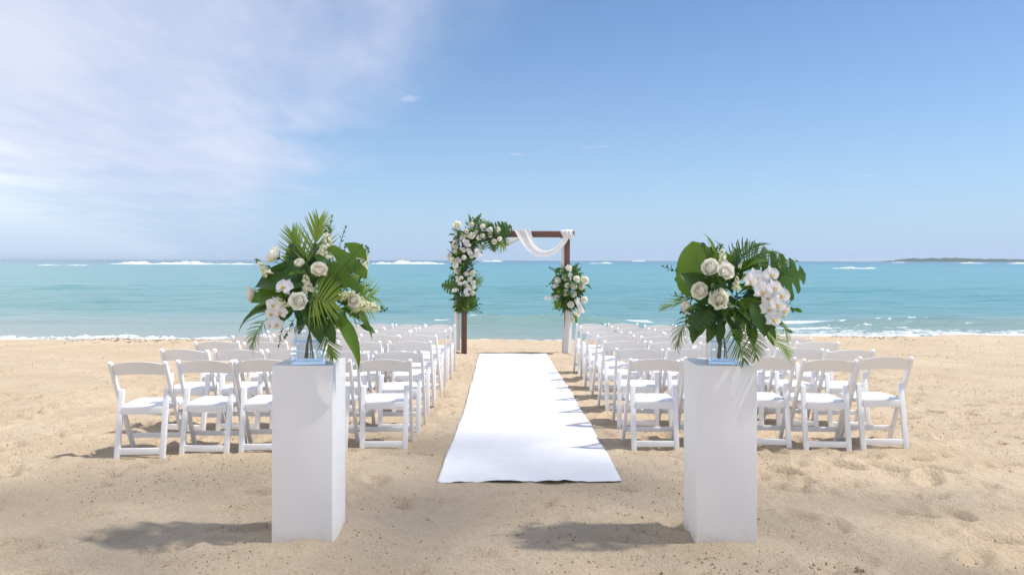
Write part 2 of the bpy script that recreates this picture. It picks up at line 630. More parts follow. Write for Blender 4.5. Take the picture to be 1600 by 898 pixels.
def wash_mid(X, Y):
    line = crest(X) + 1.1 + 0.15 * fbm(X * 0.8, X * 0 + 4, 2, 37)
    env = np.exp(-((Y - line) / 0.22) ** 2) * sstep(X, -2.6, -1.2) * (1 - sstep(X, 3.0, 5.0))
    return 0.045 * env * (0.7 + fbm(X * 3, Y * 4, 3, 5)) - 0.016


foam_sheet('shore_foam', -2.8, 5.0, 260, 18.3, 21, 70, wash_mid, 'narrow white foam line at the water edge seen through the arch')


def crest_foam(X, Y):
    d = Y - ridge_line(X) - 0.05
    env = ridge_env(X)
    brk = sstep(0.40 + fbm(X * 0.7, Y * 0.3, 5, 131, 0.7), 0.0, 0.6) * sstep(X, -2.6, -1.2) * (1 - sstep(X, 2.6, 4.4) * (1 - sstep(X, 8.6, 11)))
    return ridge(X, Y) + 0.040 * env * np.exp(-(d / 0.13) ** 2) * brk * (0.7 + 1.4 * fbm(X * 4, Y * 5, 3, 7, 0.7)) + 0.012 * fbm(X * 9, Y * 9, 2, 3) - 0.018


foam_sheet('wave_crest_foam', -2.6, 4.6, 240, 23.6, 26.4, 70, crest_foam, 'thin foam on the crest of the small wave seen through the arch')
foam_sheet('wave_crest_foam', 8.5, 30, 430, 23.4, 26.4, 70, crest_foam, 'thin foam on the long small wave beside the draped arch post')


def breaker(px0, px1, py, thick, label, seed, flat=1.0):
    """a wave breaking far out; placed by its true distance"""
    hor = 405 + 3.7 * (px0 + px1) / 3200
    D = 1216 * (CAM_Z - SEA_Z) / (py + thick * 0.5 - hor)
    x0, x1 = (px0 - 800) * D / 1216, (px1 - 800) * D / 1216
    h = thick * 0.82 * D / 1216
    dep = h * 7
    X, Y = np.meshgrid(np.linspace(x0, x1, 150), np.linspace(D - dep * 0.4, D + dep, 26))
    tt = (X - x0) / (x1 - x0)
    env = sstep(tt, 0, 0.30) * (1 - sstep(tt, 0.72, 1.0))
    w = (Y - D) / dep
    prof = np.where(w < 0, np.exp(-(w / 0.14) ** 2), np.exp(-(w / 0.5) ** 2))
    k = 14.0 / (x1 - x0)
    lum = 0.60 + 0.75 * fbm(tt * 7 + seed, w * 1.5, 6, seed, 0.72)
    Z = SEA_Z + h * flat * env * prof * np.clip(lum, 0, 1.4) - h * 0.16 + 0.20 * h * fbm(tt * 50, w * 6, 3, seed + 5)
    o = link('breaking_wave', grid_mesh('breaking_wave', X, Y, Z), mat=M['foam'])
    tag(o, label, 'wave', kind='stuff')


breaker(128, 425, 409.5, 7.5, 'long white breaker far out behind the bouquet with the pale palm frond', 3)
breaker(560, 712, 409.5, 6.5, 'white breaker far out beside the garlanded arch post', 8)
breaker(40, 150, 413.5, 3.0, 'low foaming swell trailing off the long breaker', 12, 0.7)
breaker(745, 790, 407.5, 3.5, 'short white breaker on the horizon seen through the arch', 17)
breaker(915, 965, 410.5, 3.0, 'small whitecap far out beside the draped arch post', 23)
breaker(984, 1012, 407.2, 3.4, 'tiny white breaker near the horizon', 29)
breaker(1290, 1378, 417.5, 4.6, 'slanting white breaker below the headland', 31)
breaker(1392, 1418, 409.5, 2.6, 'small breaker off the tip of the headland', 37)
breaker(1495, 1545, 410.5, 3.0, 'white surf breaking in front of the headland', 43)
breaker(1570, 1660, 410.5, 4.0, 'white surf on the reef below the headland shore', 47)


def build_headland():
    n, k = 320, 30
    xs = np.linspace(1360, 4200, n)
    vs = np.linspace(0, 1, k)
    X, V = np.meshgrid(xs, vs)
    top = 15 * sstep(X, 1365, 1500) * (0.60 + 0.40 * np.exp(-((X - 1600) / 130) ** 2) + 0.25 * fbm(X / 200, X * 0, 3, 3)) + 5.0 * fbm(X / 16, V * 9, 3, 9, 0.65) * sstep(X, 1380, 1480)
    Y = 2650 + 420 * V + 60 * fbm(X / 150, X * 0 + 2, 2, 4)
    Z = SEA_Z - 1 + top * np.sin(np.pi * np.clip(V, 0, 1)) ** 0.55
    o = link('headland', grid_mesh('headland', X, Y, Z, False), mat=M['headland'])
    tag(o, 'low wooded headland far across the water', kind='structure')


build_headland()


def build_debris():
    for name, mt, n, smin, smax, label in (('dry_seaweed', M['debris'], 9000, 0.0012, 0.0048, 'dark dry seaweed bits scattered over the sand'),
                                             ('sand_clods', M['clod'], 12000, 0.0025, 0.0075, 'small crumbly sand clods scattered over the beach')):
        vs, fs = [], []
        ya = 3.3 + 16 * rng.random(n) ** 1.7
        xa = rng.uniform(-0.9, 0.9, n) * (ya * 0.8 + 0.5)
        ok = fbm(xa * 0.9, ya * 0.9, 3, 19) + rng.uniform(-0.25, 0.25, n) > np.where(xa > 0, -0.08, 0.0)
        ok &= ~((xa > -0.62) & (xa < 0.85) & (ya > 5.25) & (ya < 15.1))
        ok &= ~((np.abs(np.abs(xa) - 1.12) < 0.2) & (ya > 4.0) & (ya < 4.5))
        xa, ya = xa[ok], ya[ok]
        for x, y, z in zip(xa.tolist(), ya.tolist(), sand_z(xa, ya).tolist()):
            s = rng.uniform(smin, smax) * (1 + 0.05 * y)
            b = len(vs)
            a = rng.uniform(0, 6.28)
            ax, ay = s * rng.uniform(0.8, 2.2), s * rng.uniform(0.5, 1.0)
            for q in range(5):
                t = a + q * 1.2566
                px, py = ax * math.cos(t - a) * rng.uniform(0.7, 1.2), ay * math.sin(t - a) * rng.uniform(0.7, 1.2)
                vs.append((x + px * math.cos(a) - py * math.sin(a), y + px * math.sin(a) + py * math.cos(a), z - 0.003))
            vs.append((x + rng.uniform(-.3, .3) * s, y + rng.uniform(-.3, .3) * s, z + 0.002 + s * rng.uniform(0.8, 1.3)))
            for q in range(5):
                fs.append((b + q, b + (q + 1) % 5, b + 5))
        o = link(name, pydata(name, vs, fs, False, mt))
        tag(o, label, 'debris', kind='stuff')
    # wrack line along the crest of the beach
    vs, fs = [], []
    xa = rng.uniform(-15, 16, 1900)
    xa = xa[fbm(xa * 0.35, xa * 0 + 2.0, 3, 29) > np.where(xa < -3, -0.12, 0.12)]
    ya = crest(xa) - np.abs(rng.normal(0, 0.35, len(xa))) + 0.1
    for x, y, z in zip(xa.tolist(), ya.tolist(), sand_z(xa, ya).tolist()):
        s = rng.uniform(0.008, 0.024)
        a = rng.uniform(-0.5, 0.5)
        b = len(vs)
        for q in range(4):
            t = q * 1.5708
            px, py = 2.4 * s * math.cos(t), 0.7 * s * math.sin(t)
            vs.append((x + px * math.cos(a) - py * math.sin(a), y + px * math.sin(a) + py * math.cos(a), z))
        vs.append((x, y, z + s * rng.uniform(0.4, 0.9)))
        for q in range(4):
            fs.append((b + q, b + (q + 1) % 4, b + 4))
    o = link('seaweed_wrack', pydata('seaweed_wrack', vs, fs, False, M['debris']))
    tag(o, 'brown seaweed wrack line along the crest of the beach', 'seaweed', kind='stuff')


build_debris()


# ------------------------------------------------------------------ solid helpers
def finish_bm(bm, name, mat, bev=0.0, seg=2, angle=35):
    if bev > 0:
        bmesh.ops.bevel(bm, geom=[e for e in bm.edges if e.calc_face_angle(0) > R(30)], offset=bev, segments=seg, profile=0.6, affect='EDGES', clamp_overlap=True)
    bmesh.ops.recalc_face_normals(bm, faces=bm.faces)
    me = bpy.data.meshes.new(name)
    bm.to_mesh(me)
    bm.free()
    me.polygons.foreach_set('use_smooth', [True] * len(me.polygons))
    me.set_sharp_from_angle(angle=R(angle))
    me.materials.append(mat)
    return me


def prism_yz(name, outline, x0, x1, mat, bev=0.004, seg=2):
    """side outline (y,z) carried from x0 to x1"""
    bm = bmesh.new()
    a = [bm.verts.new((x0, y, z)) for y, z in outline]
    b = [bm.verts.new((x1, y, z)) for y, z in outline]
    n = len(outline)
    bm.faces.new(a)
    bm.faces.new(b[::-1])
    for i in range(n):
        bm.faces.new((a[i], b[i], b[(i + 1) % n], a[(i + 1) % n]))
    bmesh.ops.recalc_face_normals(bm, faces=bm.faces)
    return finish_bm(bm, name, mat, bev, seg)


def bar_outline(p0, p1, w, n=7):
    """bar in the y-z plane with a square foot and a rounded head"""
    p0, p1 = Vector(p0), Vector(p1)
    d = (p1 - p0).normalized()
    s = Vector((-d.y, d.x)) * (w / 2)
    foot_l = p0 + s - d * ((p0 + s).y - p0.y) / d.y
    foot_r = p0 - s - d * ((p0 - s).y - p0.y) / d.y
    pts = [foot_r]
    c = p1 - d * (w / 2)
    a0 = math.atan2(-s.y, -s.x)
    for i in range(n):
        a = a0 + math.pi * i / (n - 1)
        pts.append(c + Vector((math.cos(a), math.sin(a))) * (w / 2))
    pts.append(foot_l)
    return [(p.x, p.y) for p in pts]


def box_mesh(name, sx, sy, sz, mat, bev=0.004, seg=2, z0=0.0):
    bm = bmesh.new()
    bmesh.ops.create_cube(bm, size=1)
    for v in bm.verts:
        v.co = Vector((v.co.x * sx, v.co.y * sy, (v.co.z + 0.5) * sz + z0))
    return finish_bm(bm, name, mat, bev, seg)


# ------------------------------------------------------------------ folding chair
def make_chair():
    t = empty('folding_chair')
    W = 0.2125
    ups = []
    up = bar_outline((0.205, -0.004), (-0.205, 0.775), 0.040)
    for s in (-1, 1):
        ups.append(link('upright', prism_yz('upright', up, s * W - 0.0135, s * W + 0.0135, M['resin'], 0.005), t))
    rl = bar_outline((-0.17, -0.004), (-0.082, 0.545), 0.028)
    for s in (-1, 1):
        c = s * 0.1765
        link('leg', prism_yz('leg', rl, c - 0.0205, c + 0.0205, M['resin'], 0.006), t)
    # arched back rail, bowed towards the back
    bm = bmesh.new()
    n = 14
    rows = []
    for i in range(n + 1):
        x = -0.2 + 0.4 * i / n
        k = 1 - (x / 0.2) ** 2
        zt, zb = 0.748 + 0.027 * k, 0.660 + 0.012 * k
        def yy(z):
            return -0.205 + 0.41 * (0.775 - z) / 0.779 - 0.016 * k
        rows.append([bm.verts.new((x, yy(zt) - 0.010, zt)), bm.verts.new((x, yy(zt) + 0.010, zt)),
                     bm.verts.new((x, yy(zb) + 0.010, zb)), bm.verts.new((x, yy(zb) - 0.010, zb))])
    for a, b in zip(rows, rows[1:]):
        for j in range(4):
            bm.faces.new((a[j], a[(j + 1) % 4], b[(j + 1) % 4], b[j]))
    bm.faces.new(rows[0]); bm.faces.new(rows[-1][::-1])
    link('backrest', finish_bm(bm, 'backrest', M['resin'], 0.004), t)
    # seat with its frame and padded panel
    bm = bmesh.new()
    def slab(x0, x1, y0, y1, z0, z1):
        r = bmesh.ops.create_cube(bm, size=1)
        for v in r['verts']:
            v.co = Vector((x0 + (x1 - x0) * (v.co.x + .5), y0 + (y1 - y0) * (v.co.y + .5), z0 + (z1 - z0) * (v.co.z + .5)))
    slab(-0.197, 0.197, -0.04, 0.262, 0.378, 0.412)
    slab(-0.154, 0.154, -0.104, -0.041, 0.378, 0.412)
    seat = link('seat', finish_bm(bm, 'seat', M['resin'], 0.005), t)
    bm = bmesh.new()
    slab(-0.155, 0.155, -0.128, -0.106, 0.350, 0.410)
    link('seat_apron', finish_bm(bm, 'seat_apron', M['resin'], 0.004), seat)
    # padded seat: domed grid
    nx, ny = 12, 12
    vs, fs = [], []
    for j in range(ny + 1):
        for i in range(nx + 1):
            a, b = -1 + 2 * i / nx, -1 + 2 * j / ny
            ex = 1 - abs(a) ** 6
            ey = 1 - abs(b) ** 6
            y = -0.098 + 0.355 * (b + 1) / 2
            hw = 0.150 + 0.043 * float(sstep(np.array(y), -0.06, -0.01))
            vs.append((a * hw, y, 0.413 + 0.016 * min(ex, ey) ** 0.5 + 0.004 * (1 - a * a) * (1 - b * b)))
    for j in range(ny):
        for i in range(nx):
            k = j * (nx + 1) + i
            fs.append((k, k + 1, k + nx + 2, k + nx + 1))
    link('seat_pad', pydata('seat_pad', vs, fs, True, M['pad']), seat)
    link('rear_stretcher', box_mesh('rear_stretcher', 0.312, 0.022, 0.048, M['resin'], 0.004), t, (0, -0.1585, 0.045))
    link('front_stretcher', box_mesh('front_stretcher', 0.3985, 0.022, 0.040, M['resin'], 0.004), t, (0, 0.135, 0.113))
    for s in (-1, 1):
        bm = bmesh.new()
        bmesh.ops.create_cone(bm, cap_ends=True, segments=10, radius1=0.009, radius2=0.009, depth=0.007)
        me = finish_bm(bm, 'pivot_cap', M['resin'], 0)
        o = link('pivot_cap', me, ups[(s + 1) // 2], (s * 0.2290, -0.075, 0.528))
        o.rotation_euler = (0, R(90), 0)
    return t


ORD = ['first', 'second', 'third', 'fourth', 'fifth', 'sixth', 'seventh']
proto = make_chair()
crng = random.Random(5)
first = True
for side, sname in ((-1, 'garlanded-post'), (1, 'draped-post')):
    for r in range(7):
        if side > 0:
            y_in = 6.62 + 0.872 * r
            y_out = y_in - 0.03
            x_in, x_out = 1.19, [3.08, 3.17, 3.20, 3.24, 3.2, 3.2, 3.2][r]
        else:
            y_in = 6.57 + [0, 0.80, 1.72, 2.60, 3.50, 4.35, 5.26][r]
            y_out = y_in - [0.29, 0.16, 0.08, 0.05, 0.05, 0.0, 0.0][r]
            x_in, x_out = -1.07, [-2.915, -2.95, -3.03, -3.0, -2.88, -2.9, -2.9][r]
        for k in range(5):
            f = k / 4
            x = x_in + (x_out - x_in) * f + (crng.uniform(-0.02, 0.02) if r > 0 else crng.uniform(-0.006, 0.006))
            y = y_in + (y_out - y_in) * f + crng.uniform(-0.03, 0.03)
            o = proto if first else copy_tree(proto)
            first = False
            # each foot rests on (slightly sunk in) the sand
            zz = float(np.mean(sand_z(np.array([x - .18, x + .18, x - .2, x + .2]), np.array([y - .17, y - .17, y + .2, y + .2]))))
            o.location = (x, y, zz - 0.012 - crng.uniform(0, 0.012))
            o.rotation_euler = (R(-1.2) + R(crng.uniform(-0.7, 0.7)), R(crng.uniform(-0.9, 0.9)), R(crng.uniform(-4.5, 4.5) if r else crng.uniform(-2.5, 2.5)) + (R(2.5) if side < 0 and r == 0 else 0))
            tag(o, 'white folding chair, %s from the runner in %s row from the arch, %s side' % (ORD[k], ORD[6 - r], sname), 'chair', 'white folding chairs in rows facing the arch')


# ------------------------------------------------------------------ aisle runner
def build_runner():
    nx, ny = 70, 420
    U, V = np.meshgrid(np.linspace(-0.5, 0.5, nx), np.linspace(0, 1, ny))
    Y = 5.36 + 9.6 * V
    cx = 0.123 - 0.08 * V + 0.02 * np.sin(V * 5.0)
    wob = 0.018 * fbm(Y * 1.3, U * 0, 3, 7) * np.sign(U)
    X = cx + U * 1.275 + wob * np.abs(U) * 2
    Y = Y + (1 - sstep(V, 0, 0.02)) * (0.05 * fbm(U * 7, U * 0, 3, 3) + 0.02 * fbm(U * 25, U * 0, 2, 3))
    Z = base_z(X, Y) + 0.0022
    lf = 0.030 * fbm(X * 0.8, Y * 0.8, 2, 3) * (1 - 0.9 * on_runner(X, Y))
    Z = Z + lf + 0.010
    # folds creeping in from the right edge and gentle swells
    fold = sstep(U, 0.0, 0.48)
    ph = Y * 5.2 + 2.2 * fbm(Y * 1.1, U * 2.0, 2, 13) + U * 1.6
    Z = Z + 0.016 * fold * np.clip(np.sin(ph), 0, 1) ** 3 * (0.4 + 1.0 * np.clip(fbm(Y * 0.7, U * 1.5, 2, 19) + 0.4, 0, 1.2))
    Z = Z + 0.020 * np.abs(fbm(X * 1.6, Y * 1.3, 3, 43)) + 0.006 * fbm(X * 5, Y * 7, 3, 47)
    # curled hem
    hem = (1 - sstep(V, 0.0, 0.012))
    Z = Z + hem * (0.012 * np.clip(fbm(U * 11, U * 0, 3, 63) + 0.15, 0, 1) * 2 - 0.009)
    edge = sstep(np.abs(U), 0.47, 0.5)
    Z = Z + edge * (0.008 * np.clip(fbm(Y * 4, U * 0, 3, 65), -0.3, 1))
    o = link('aisle_runner', grid_mesh('aisle_runner', X, Y, Z), mat=M['runner'])
    md = o.modifiers.new('thickness', 'SOLIDIFY')
    md.thickness = 0.003
    md.offset = -1
    tag(o, 'long white cloth aisle runner laid on sand between chair blocks', 'runner')


build_runner()

# ------------------------------------------------------------------ foliage and flower meshes
def leaf_mesh(name, L, Wd, mat, bend=0.5, cup=0.25, wave=0.0, peak=0.42, n=12, m=6, tip=1.0, seed=0):
    """blade along +Y, face +Z; drooping towards -Z"""
    rr = random.Random(seed)
    vs, fs = [], []
    ang, y, z = 0.0, 0.0, 0.0
    ph = rr.uniform(0, 6)
    for j in range(n + 1):
        t = j / n
        if j:
            ang = -bend * t * t + 0.12 * bend
            y += L / n * math.cos(ang)
            z += L / n * math.sin(ang)
        if t < peak:
            w = math.sin(math.pi / 2 * t / peak) ** 0.62
        else:
            w = max(0.0, math.cos(math.pi / 2 * (t - peak) / (1 - peak))) ** tip
        w = max(w * Wd / 2, 0.0012)
        for i in range(-m // 2, m // 2 + 1):
            a = i / (m / 2)
            dz = cup * w * (abs(a) ** 1.3) + wave * Wd * math.sin(t * 15 + ph + (2 if a > 0 else 0)) * a * a
            x = a * w * (1 - 0.12 * cup * abs(a))
            vs.append((x, y - dz * math.sin(ang), z + dz * math.cos(ang)))
    k = m + 1
    for j in range(n):
        for i in range(m):
            q = j * k + i
            fs.append((q, q + 1, q + k + 1, q + k))
    # petiole
    b = len(vs)
    r = 0.0028 + 0.004 * Wd
    for j, (yy, zz, s) in enumerate(((-0.30 * L, -0.02 * L, 1.0), (0.0, -0.002, 0.9), (0.75 * L, 0, 0.35))):
        if j == 2:
            cidx = int(0.75 * n) * k + m // 2
            yy, zz = vs[cidx][1], vs[cidx][2] - 0.001
        for q in range(4):
            vs.append((r * s * math.cos(q * 1.57), yy, zz + r * s * math.sin(q * 1.57)))
    for j in range(2):
        for q in range(4):
            fs.append((b + j * 4 + q, b + j * 4 + (q + 1) % 4, b + j * 4 + 4 + (q + 1) % 4, b + j * 4 + 4 + q))
    return pydata(name, vs, fs, True, mat)


def monstera_mesh(name, L, Wd, mat, bend=0.5, lobes=6, seed=0, gap=0.26, web=0.40):
    """split leaf: inner blade with separate rounded fingers on both sides"""
    rr = random.Random(seed)
    def mid(t):
        return Vector((0, L * (t - 0.06 * bend * t ** 3), -bend * L * 0.42 * t * t))
    def half(t):
        return Wd / 2 * max(0.02, (math.sin(math.pi * min(1, (t + 0.10) / 1.10) ** 0.72)) ** 0.75)
    vs, fs = [], []
    def pt(x, t):
        p = mid(t)
        w = half(min(max(t, 0), 1))
        zz = p.z + 0.10 * abs(x) - 0.55 * bend * x * x / Wd
        return (x, p.y + 0.30 * abs(x) * (0.9 - t * 0.7) - 0.10 * Wd * (abs(x) / (Wd / 2)) * (1 - t), zz)
    N = 24
    for s in (-1, 1):
        # inner web
        b = len(vs)
        for j in range(N + 1):
            t = j / N
            w = half(t)
            for i in range(3):
                vs.append(pt(s * w * web * i / 2, t))
        for j in range(N):
            for i in range(2):
                q = b + j * 3 + i
                fs.append((q, q + 1, q + 4, q + 3) if s > 0 else (q + 1, q, q + 3, q + 4))
        # fingers
        for l in range(lobes):
            t0, t1 = l / lobes, (l + 1) / lobes
            g = gap * (t1 - t0) * rr.uniform(0.7, 1.3)
            b = len(vs)
            nr, nc = 6, 4
            for j in range(nr + 1):
                f = j / nr
                sh = 0.0 if f < 0.75 else (f - 0.75) / 0.25
                pin = 0.34 * sh * sh
                a0, a1 = t0 + g / 2 * min(1, f * 2.2), t1 - g / 2 * min(1, f * 2.2)
                c = (a0 + a1) / 2
                for i in range(nc + 1):
                    tt = a0 + (a1 - a0) * i / nc
                    tt = c + (tt - c) * (1 - pin)
                    w = half(tt)
                    x = w * (web - 0.005 + (1.005 - web) * f * rr.uniform(0.985, 1.0))
                    p = pt(s * x, tt)
                    vs.append((p[0], p[1], p[2] + 0.0006 + 0.010 * Wd * math.sin(i / nc * math.pi) * f))
            for j in range(nr):
                for i in range(nc):
                    q = b + j * (nc + 1) + i
                    fs.append((q, q + 1, q + nc + 2, q + nc + 1) if s < 0 else (q + 1, q, q + nc + 1, q + nc + 2))
    b = len(vs)
    r = 0.006 * (L / 0.25) ** 0.5
    segs = [(-0.5, 1.0), (-0.2, 0.95), (0.0, 0.9), (0.3, 0.6), (0.6, 0.45), (0.95, 0.2)]
    for t, s in segs:
        p = mid(t) if t > 0 else Vector((0, L * t, 0))
        for q in range(5):
            vs.append((r * s * math.cos(q * 1.2566), p.y, p.z - 0.001 + r * s * math.sin(q * 1.2566)))
    for j in range(len(segs) - 1):
        for q in range(5):
            fs.append((b + j * 5 + q, b + j * 5 + (q + 1) % 5, b + j * 5 + 5 + (q + 1) % 5, b + j * 5 + 5 + q))
    return pydata(name, vs, fs, True, mat)


def palm_mesh(name, L, Ll, mat, droop=0.6, pairs=13, spread=55, ldroop=0.35, wd=0.012, start=0.22, seed=0, vlift=0.25):
    """feather palm frond along +Y"""
    rr = random.Random(seed)
    vs, fs = [], []
    P, D = [], []
    ang, p = 0.0, Vector((0, 0, 0))
    NS = 20
    for j in range(NS + 1):
        t = j / NS
        ang = 0.10 * droop - droop * t * t
        d = Vector((0, math.cos(ang), math.sin(ang)))
        if j: p = p + d * (L / NS)
        P.append(p.copy()); D.append(d)
    for j in range(NS + 1):
        r = 0.0042 * (1 - 0.8 * j / NS)
        up = Vector((1, 0, 0)).cross(D[j])
        for q in range(4):
            vs.append(P[j] + Vector((1, 0, 0)) * (r * math.cos(q * 1.57)) + up * (r * math.sin(q * 1.57)))
    for j in range(NS):
        for q in range(4):
            fs.append((j * 4 + q, j * 4 + (q + 1) % 4, j * 4 + 4 + (q + 1) % 4, j * 4 + 4 + q))
    for k in range(pairs):
        t = start + (1 - start) * (k + 0.5) / pairs
        for s in (-1, 1):
            tt = min(1, max(0, t + rr.uniform(-0.012, 0.012)))
            j = min(NS, int(tt * NS))
            a = R(spread) * (1 - 0.62 * ((tt - start) / (1 - start))) * rr.uniform(0.92, 1.08)
            up = Vector((1, 0, 0)).cross(D[j])
            d = (D[j] * math.cos(a) + Vector((s, 0, 0)) * math.sin(a) + up * vlift * rr.uniform(0.5, 1.2)).normalized()
            f = (tt - start) / (1 - start)
            ll = Ll * (0.60 + 0.55 * math.sin(math.pi * min(1, 0.2 + f * 0.75))) * (1 - 0.35 * f) * rr.uniform(0.9, 1.08)
            side = d.cross(up).normalized()
            b = len(vs)
            q = P[j].copy()
            ns = 6
            dr = ldroop * rr.uniform(0.6, 1.4)
            for i in range(ns + 1):
                u = i / ns
                w = wd * (0.35 + 0.65 * math.sin(math.pi * min(1, 0.15 + u * 0.9)) ** 0.8) * (1 - 0.55 * u) if i < ns else 0.0006
                dd = (d - up * dr * u * u * 1.6).normalized()
                if i: q = q + dd * (ll / ns)
                vs.append(q + side * w * 0.5 + up * w * 0.18)
                vs.append(q - up * w * 0.10)
                vs.append(q - side * w * 0.5 + up * w * 0.18)
            for i in range(ns):
                o = b + i * 3
                fs.append((o, o + 1, o + 4, o + 3))
                fs.append((o + 1, o + 2, o + 5, o + 4))
    return pydata(name, vs, fs, True, mat)


def rose_mesh(name, mat, seed=0, openness=1.0):
    """bloom along +Z, unit radius about 1, with layered petals and green sepals"""
    rr = random.Random(seed)
    vs, fs, mi = [], [], []
    def petal(az, rad, h, wa, flare, z0, close):
        b = len(vs)
        nu, nv = 6, 6
        tw = rr.uniform(-0.1, 0.1)
        for j in range(nv + 1):
            v = j / nv
            for i in range(nu + 1):
                u = -1 + 2 * i / nu
                wd = wa * (0.35 + 0.75 * math.sin(math.pi * (0.12 + 0.66 * v)))
                a = az + u * wd + tw * v
                rd = rad * (0.30 + 0.70 * math.sin(math.pi / 2 * min(1, v * 1.25)) ) + flare * max(0, v - 0.55) ** 2 * 4.0 * (1 + 0.5 * abs(u))
                rd *= 1 - close * max(0, (v - 0.35) / 0.65) ** 1.6
                rd *= 1 + 0.03 * math.sin(u * 5 + az * 3)
                z = z0 + h * (v ** 0.9) - 0.16 * h * u * u * v - (0.25 * flare * max(0, v - 0.7) * 3)
                vs.append((rd * math.cos(a), rd * math.sin(a), z))
        for j in range(nv):
            for i in range(nu):
                q = b + j * (nu + 1) + i
                fs.append((q, q + 1, q + nu + 2, q + nu + 1)); mi.append(0)
    for l, (n, rad, h, wa, fl, z0, close) in enumerate(((3, 0.30, 1.12, 1.25, 0.0, -0.05, 0.9), (4, 0.46, 1.14, 1.0, 0.0, -0.08, 0.55), (5, 0.62, 1.10, 0.88, 0.05 * openness, -0.1, 0.28),
                                               (5, 0.78, 1.02, 0.82, 0.14 * openness, -0.12, 0.08), (6, 0.90, 0.86, 0.74, 0.28 * openness, -0.15, 0.0))):
        o = rr.uniform(0, 6)
        for k in range(n):
            petal(o + 2 * math.pi * k / n + rr.uniform(-.12, .12), rad * rr.uniform(0.94, 1.06), h * rr.uniform(0.94, 1.05), wa, fl * rr.uniform(0.6, 1.4), z0, close)
    for k in range(5):
        a = k * 1.2566
        b = len(vs)
        c, s = math.cos(a), math.sin(a)
        vs += [(0.08 * c - 0.12 * s, 0.08 * s + 0.12 * c, -0.3), (0.08 * c + 0.12 * s, 0.08 * s - 0.12 * c, -0.3), (0.62 * c - 0.14 * s, 0.62 * s + 0.14 * c, -0.16),
               (0.62 * c + 0.14 * s, 0.62 * s - 0.14 * c, -0.16), (1.02 * c, 1.02 * s, -0.02)]
        fs += [(b, b + 1, b + 3, b + 2), (b + 2, b + 3, b + 4)]; mi += [1, 1]
    b = len(vs)
    for j, (r, z) in enumerate(((0.07, -2.2), (0.08, -0.5), (0.22, -0.3), (0.30, -0.10))):
        for q in range(6):
            vs.append((r * math.cos(q * 1.0472), r * math.sin(q * 1.0472), z))
    for j in range(3):
        for q in range(6):
            fs.append((b + j * 6 + q, b + j * 6 + (q + 1) % 6, b + j * 6 + 6 + (q + 1) % 6, b + j * 6 + 6 + q)); mi.append(1)
    return pydata(name, vs, fs, True, mats=[mat, M['stem']], midx=mi)


def orchid_mesh(name, seed=0):
    """moth orchid facing +Z, +Y up, unit radius"""
    rr = random.Random(seed)
    vs, fs, mi = [], [], []
    def petal(az, L, W, lift, mat=0):
        b = len(vs)
        n, m = 6, 6
        ca, sa = math.cos(az), math.sin(az)
        for j in range(n + 1):
            t = j / n
            w = W * math.sin(math.pi * (0.06 + 0.90 * t) ** 0.8) ** 0.7
            for i in range(m + 1):
                a = -1 + 2 * i / m
                rx, ry = 0.06 + L * t * (1 - 0.08 * a * a), a * w
                z = lift * t - 0.22 * t * t + 0.10 * (a * a) * W + 0.03 * math.sin(t * 6 + a * 4 + az)
                vs.append((rx * ca - ry * sa, rx * sa + ry * ca, z))
        for j in range(n):
            for i in range(m):
                q = b + j * (m + 1) + i
                fs.append((q, q + 1, q + m + 2, q + m + 1)); mi.append(mat)
    for az in (90, 215, 325):
        petal(R(az + rr.uniform(-5, 5)), 0.92, 0.34, 0.02)
    for az in (14, 166):
        petal(R(az + rr.uniform(-5, 5)), 0.98, 0.60, 0.14)
    petal(R(270), 0.34, 0.15, 0.42, 1)
    for az in (235, 305):
        petal(R(az), 0.24, 0.13, 0.5, 1)
    b = len(vs)
    for j, (r, z) in enumerate(((0.10, 0.0), (0.10, 0.14), (0.02, 0.22))):
        for q in range(6):
            vs.append((r * math.cos(q * 1.0472), r * math.sin(q * 1.0472) + 0.04, z))
    for j in range(2):
        for q in range(6):
            fs.append((b + j * 6 + q, b + j * 6 + (q + 1) % 6, b + j * 6 + 6 + (q + 1) % 6, b + j * 6 + 6 + q)); mi.append(0)
    return pydata(name, vs, fs, True, mats=[M['orchid'], M['lip']], midx=mi)


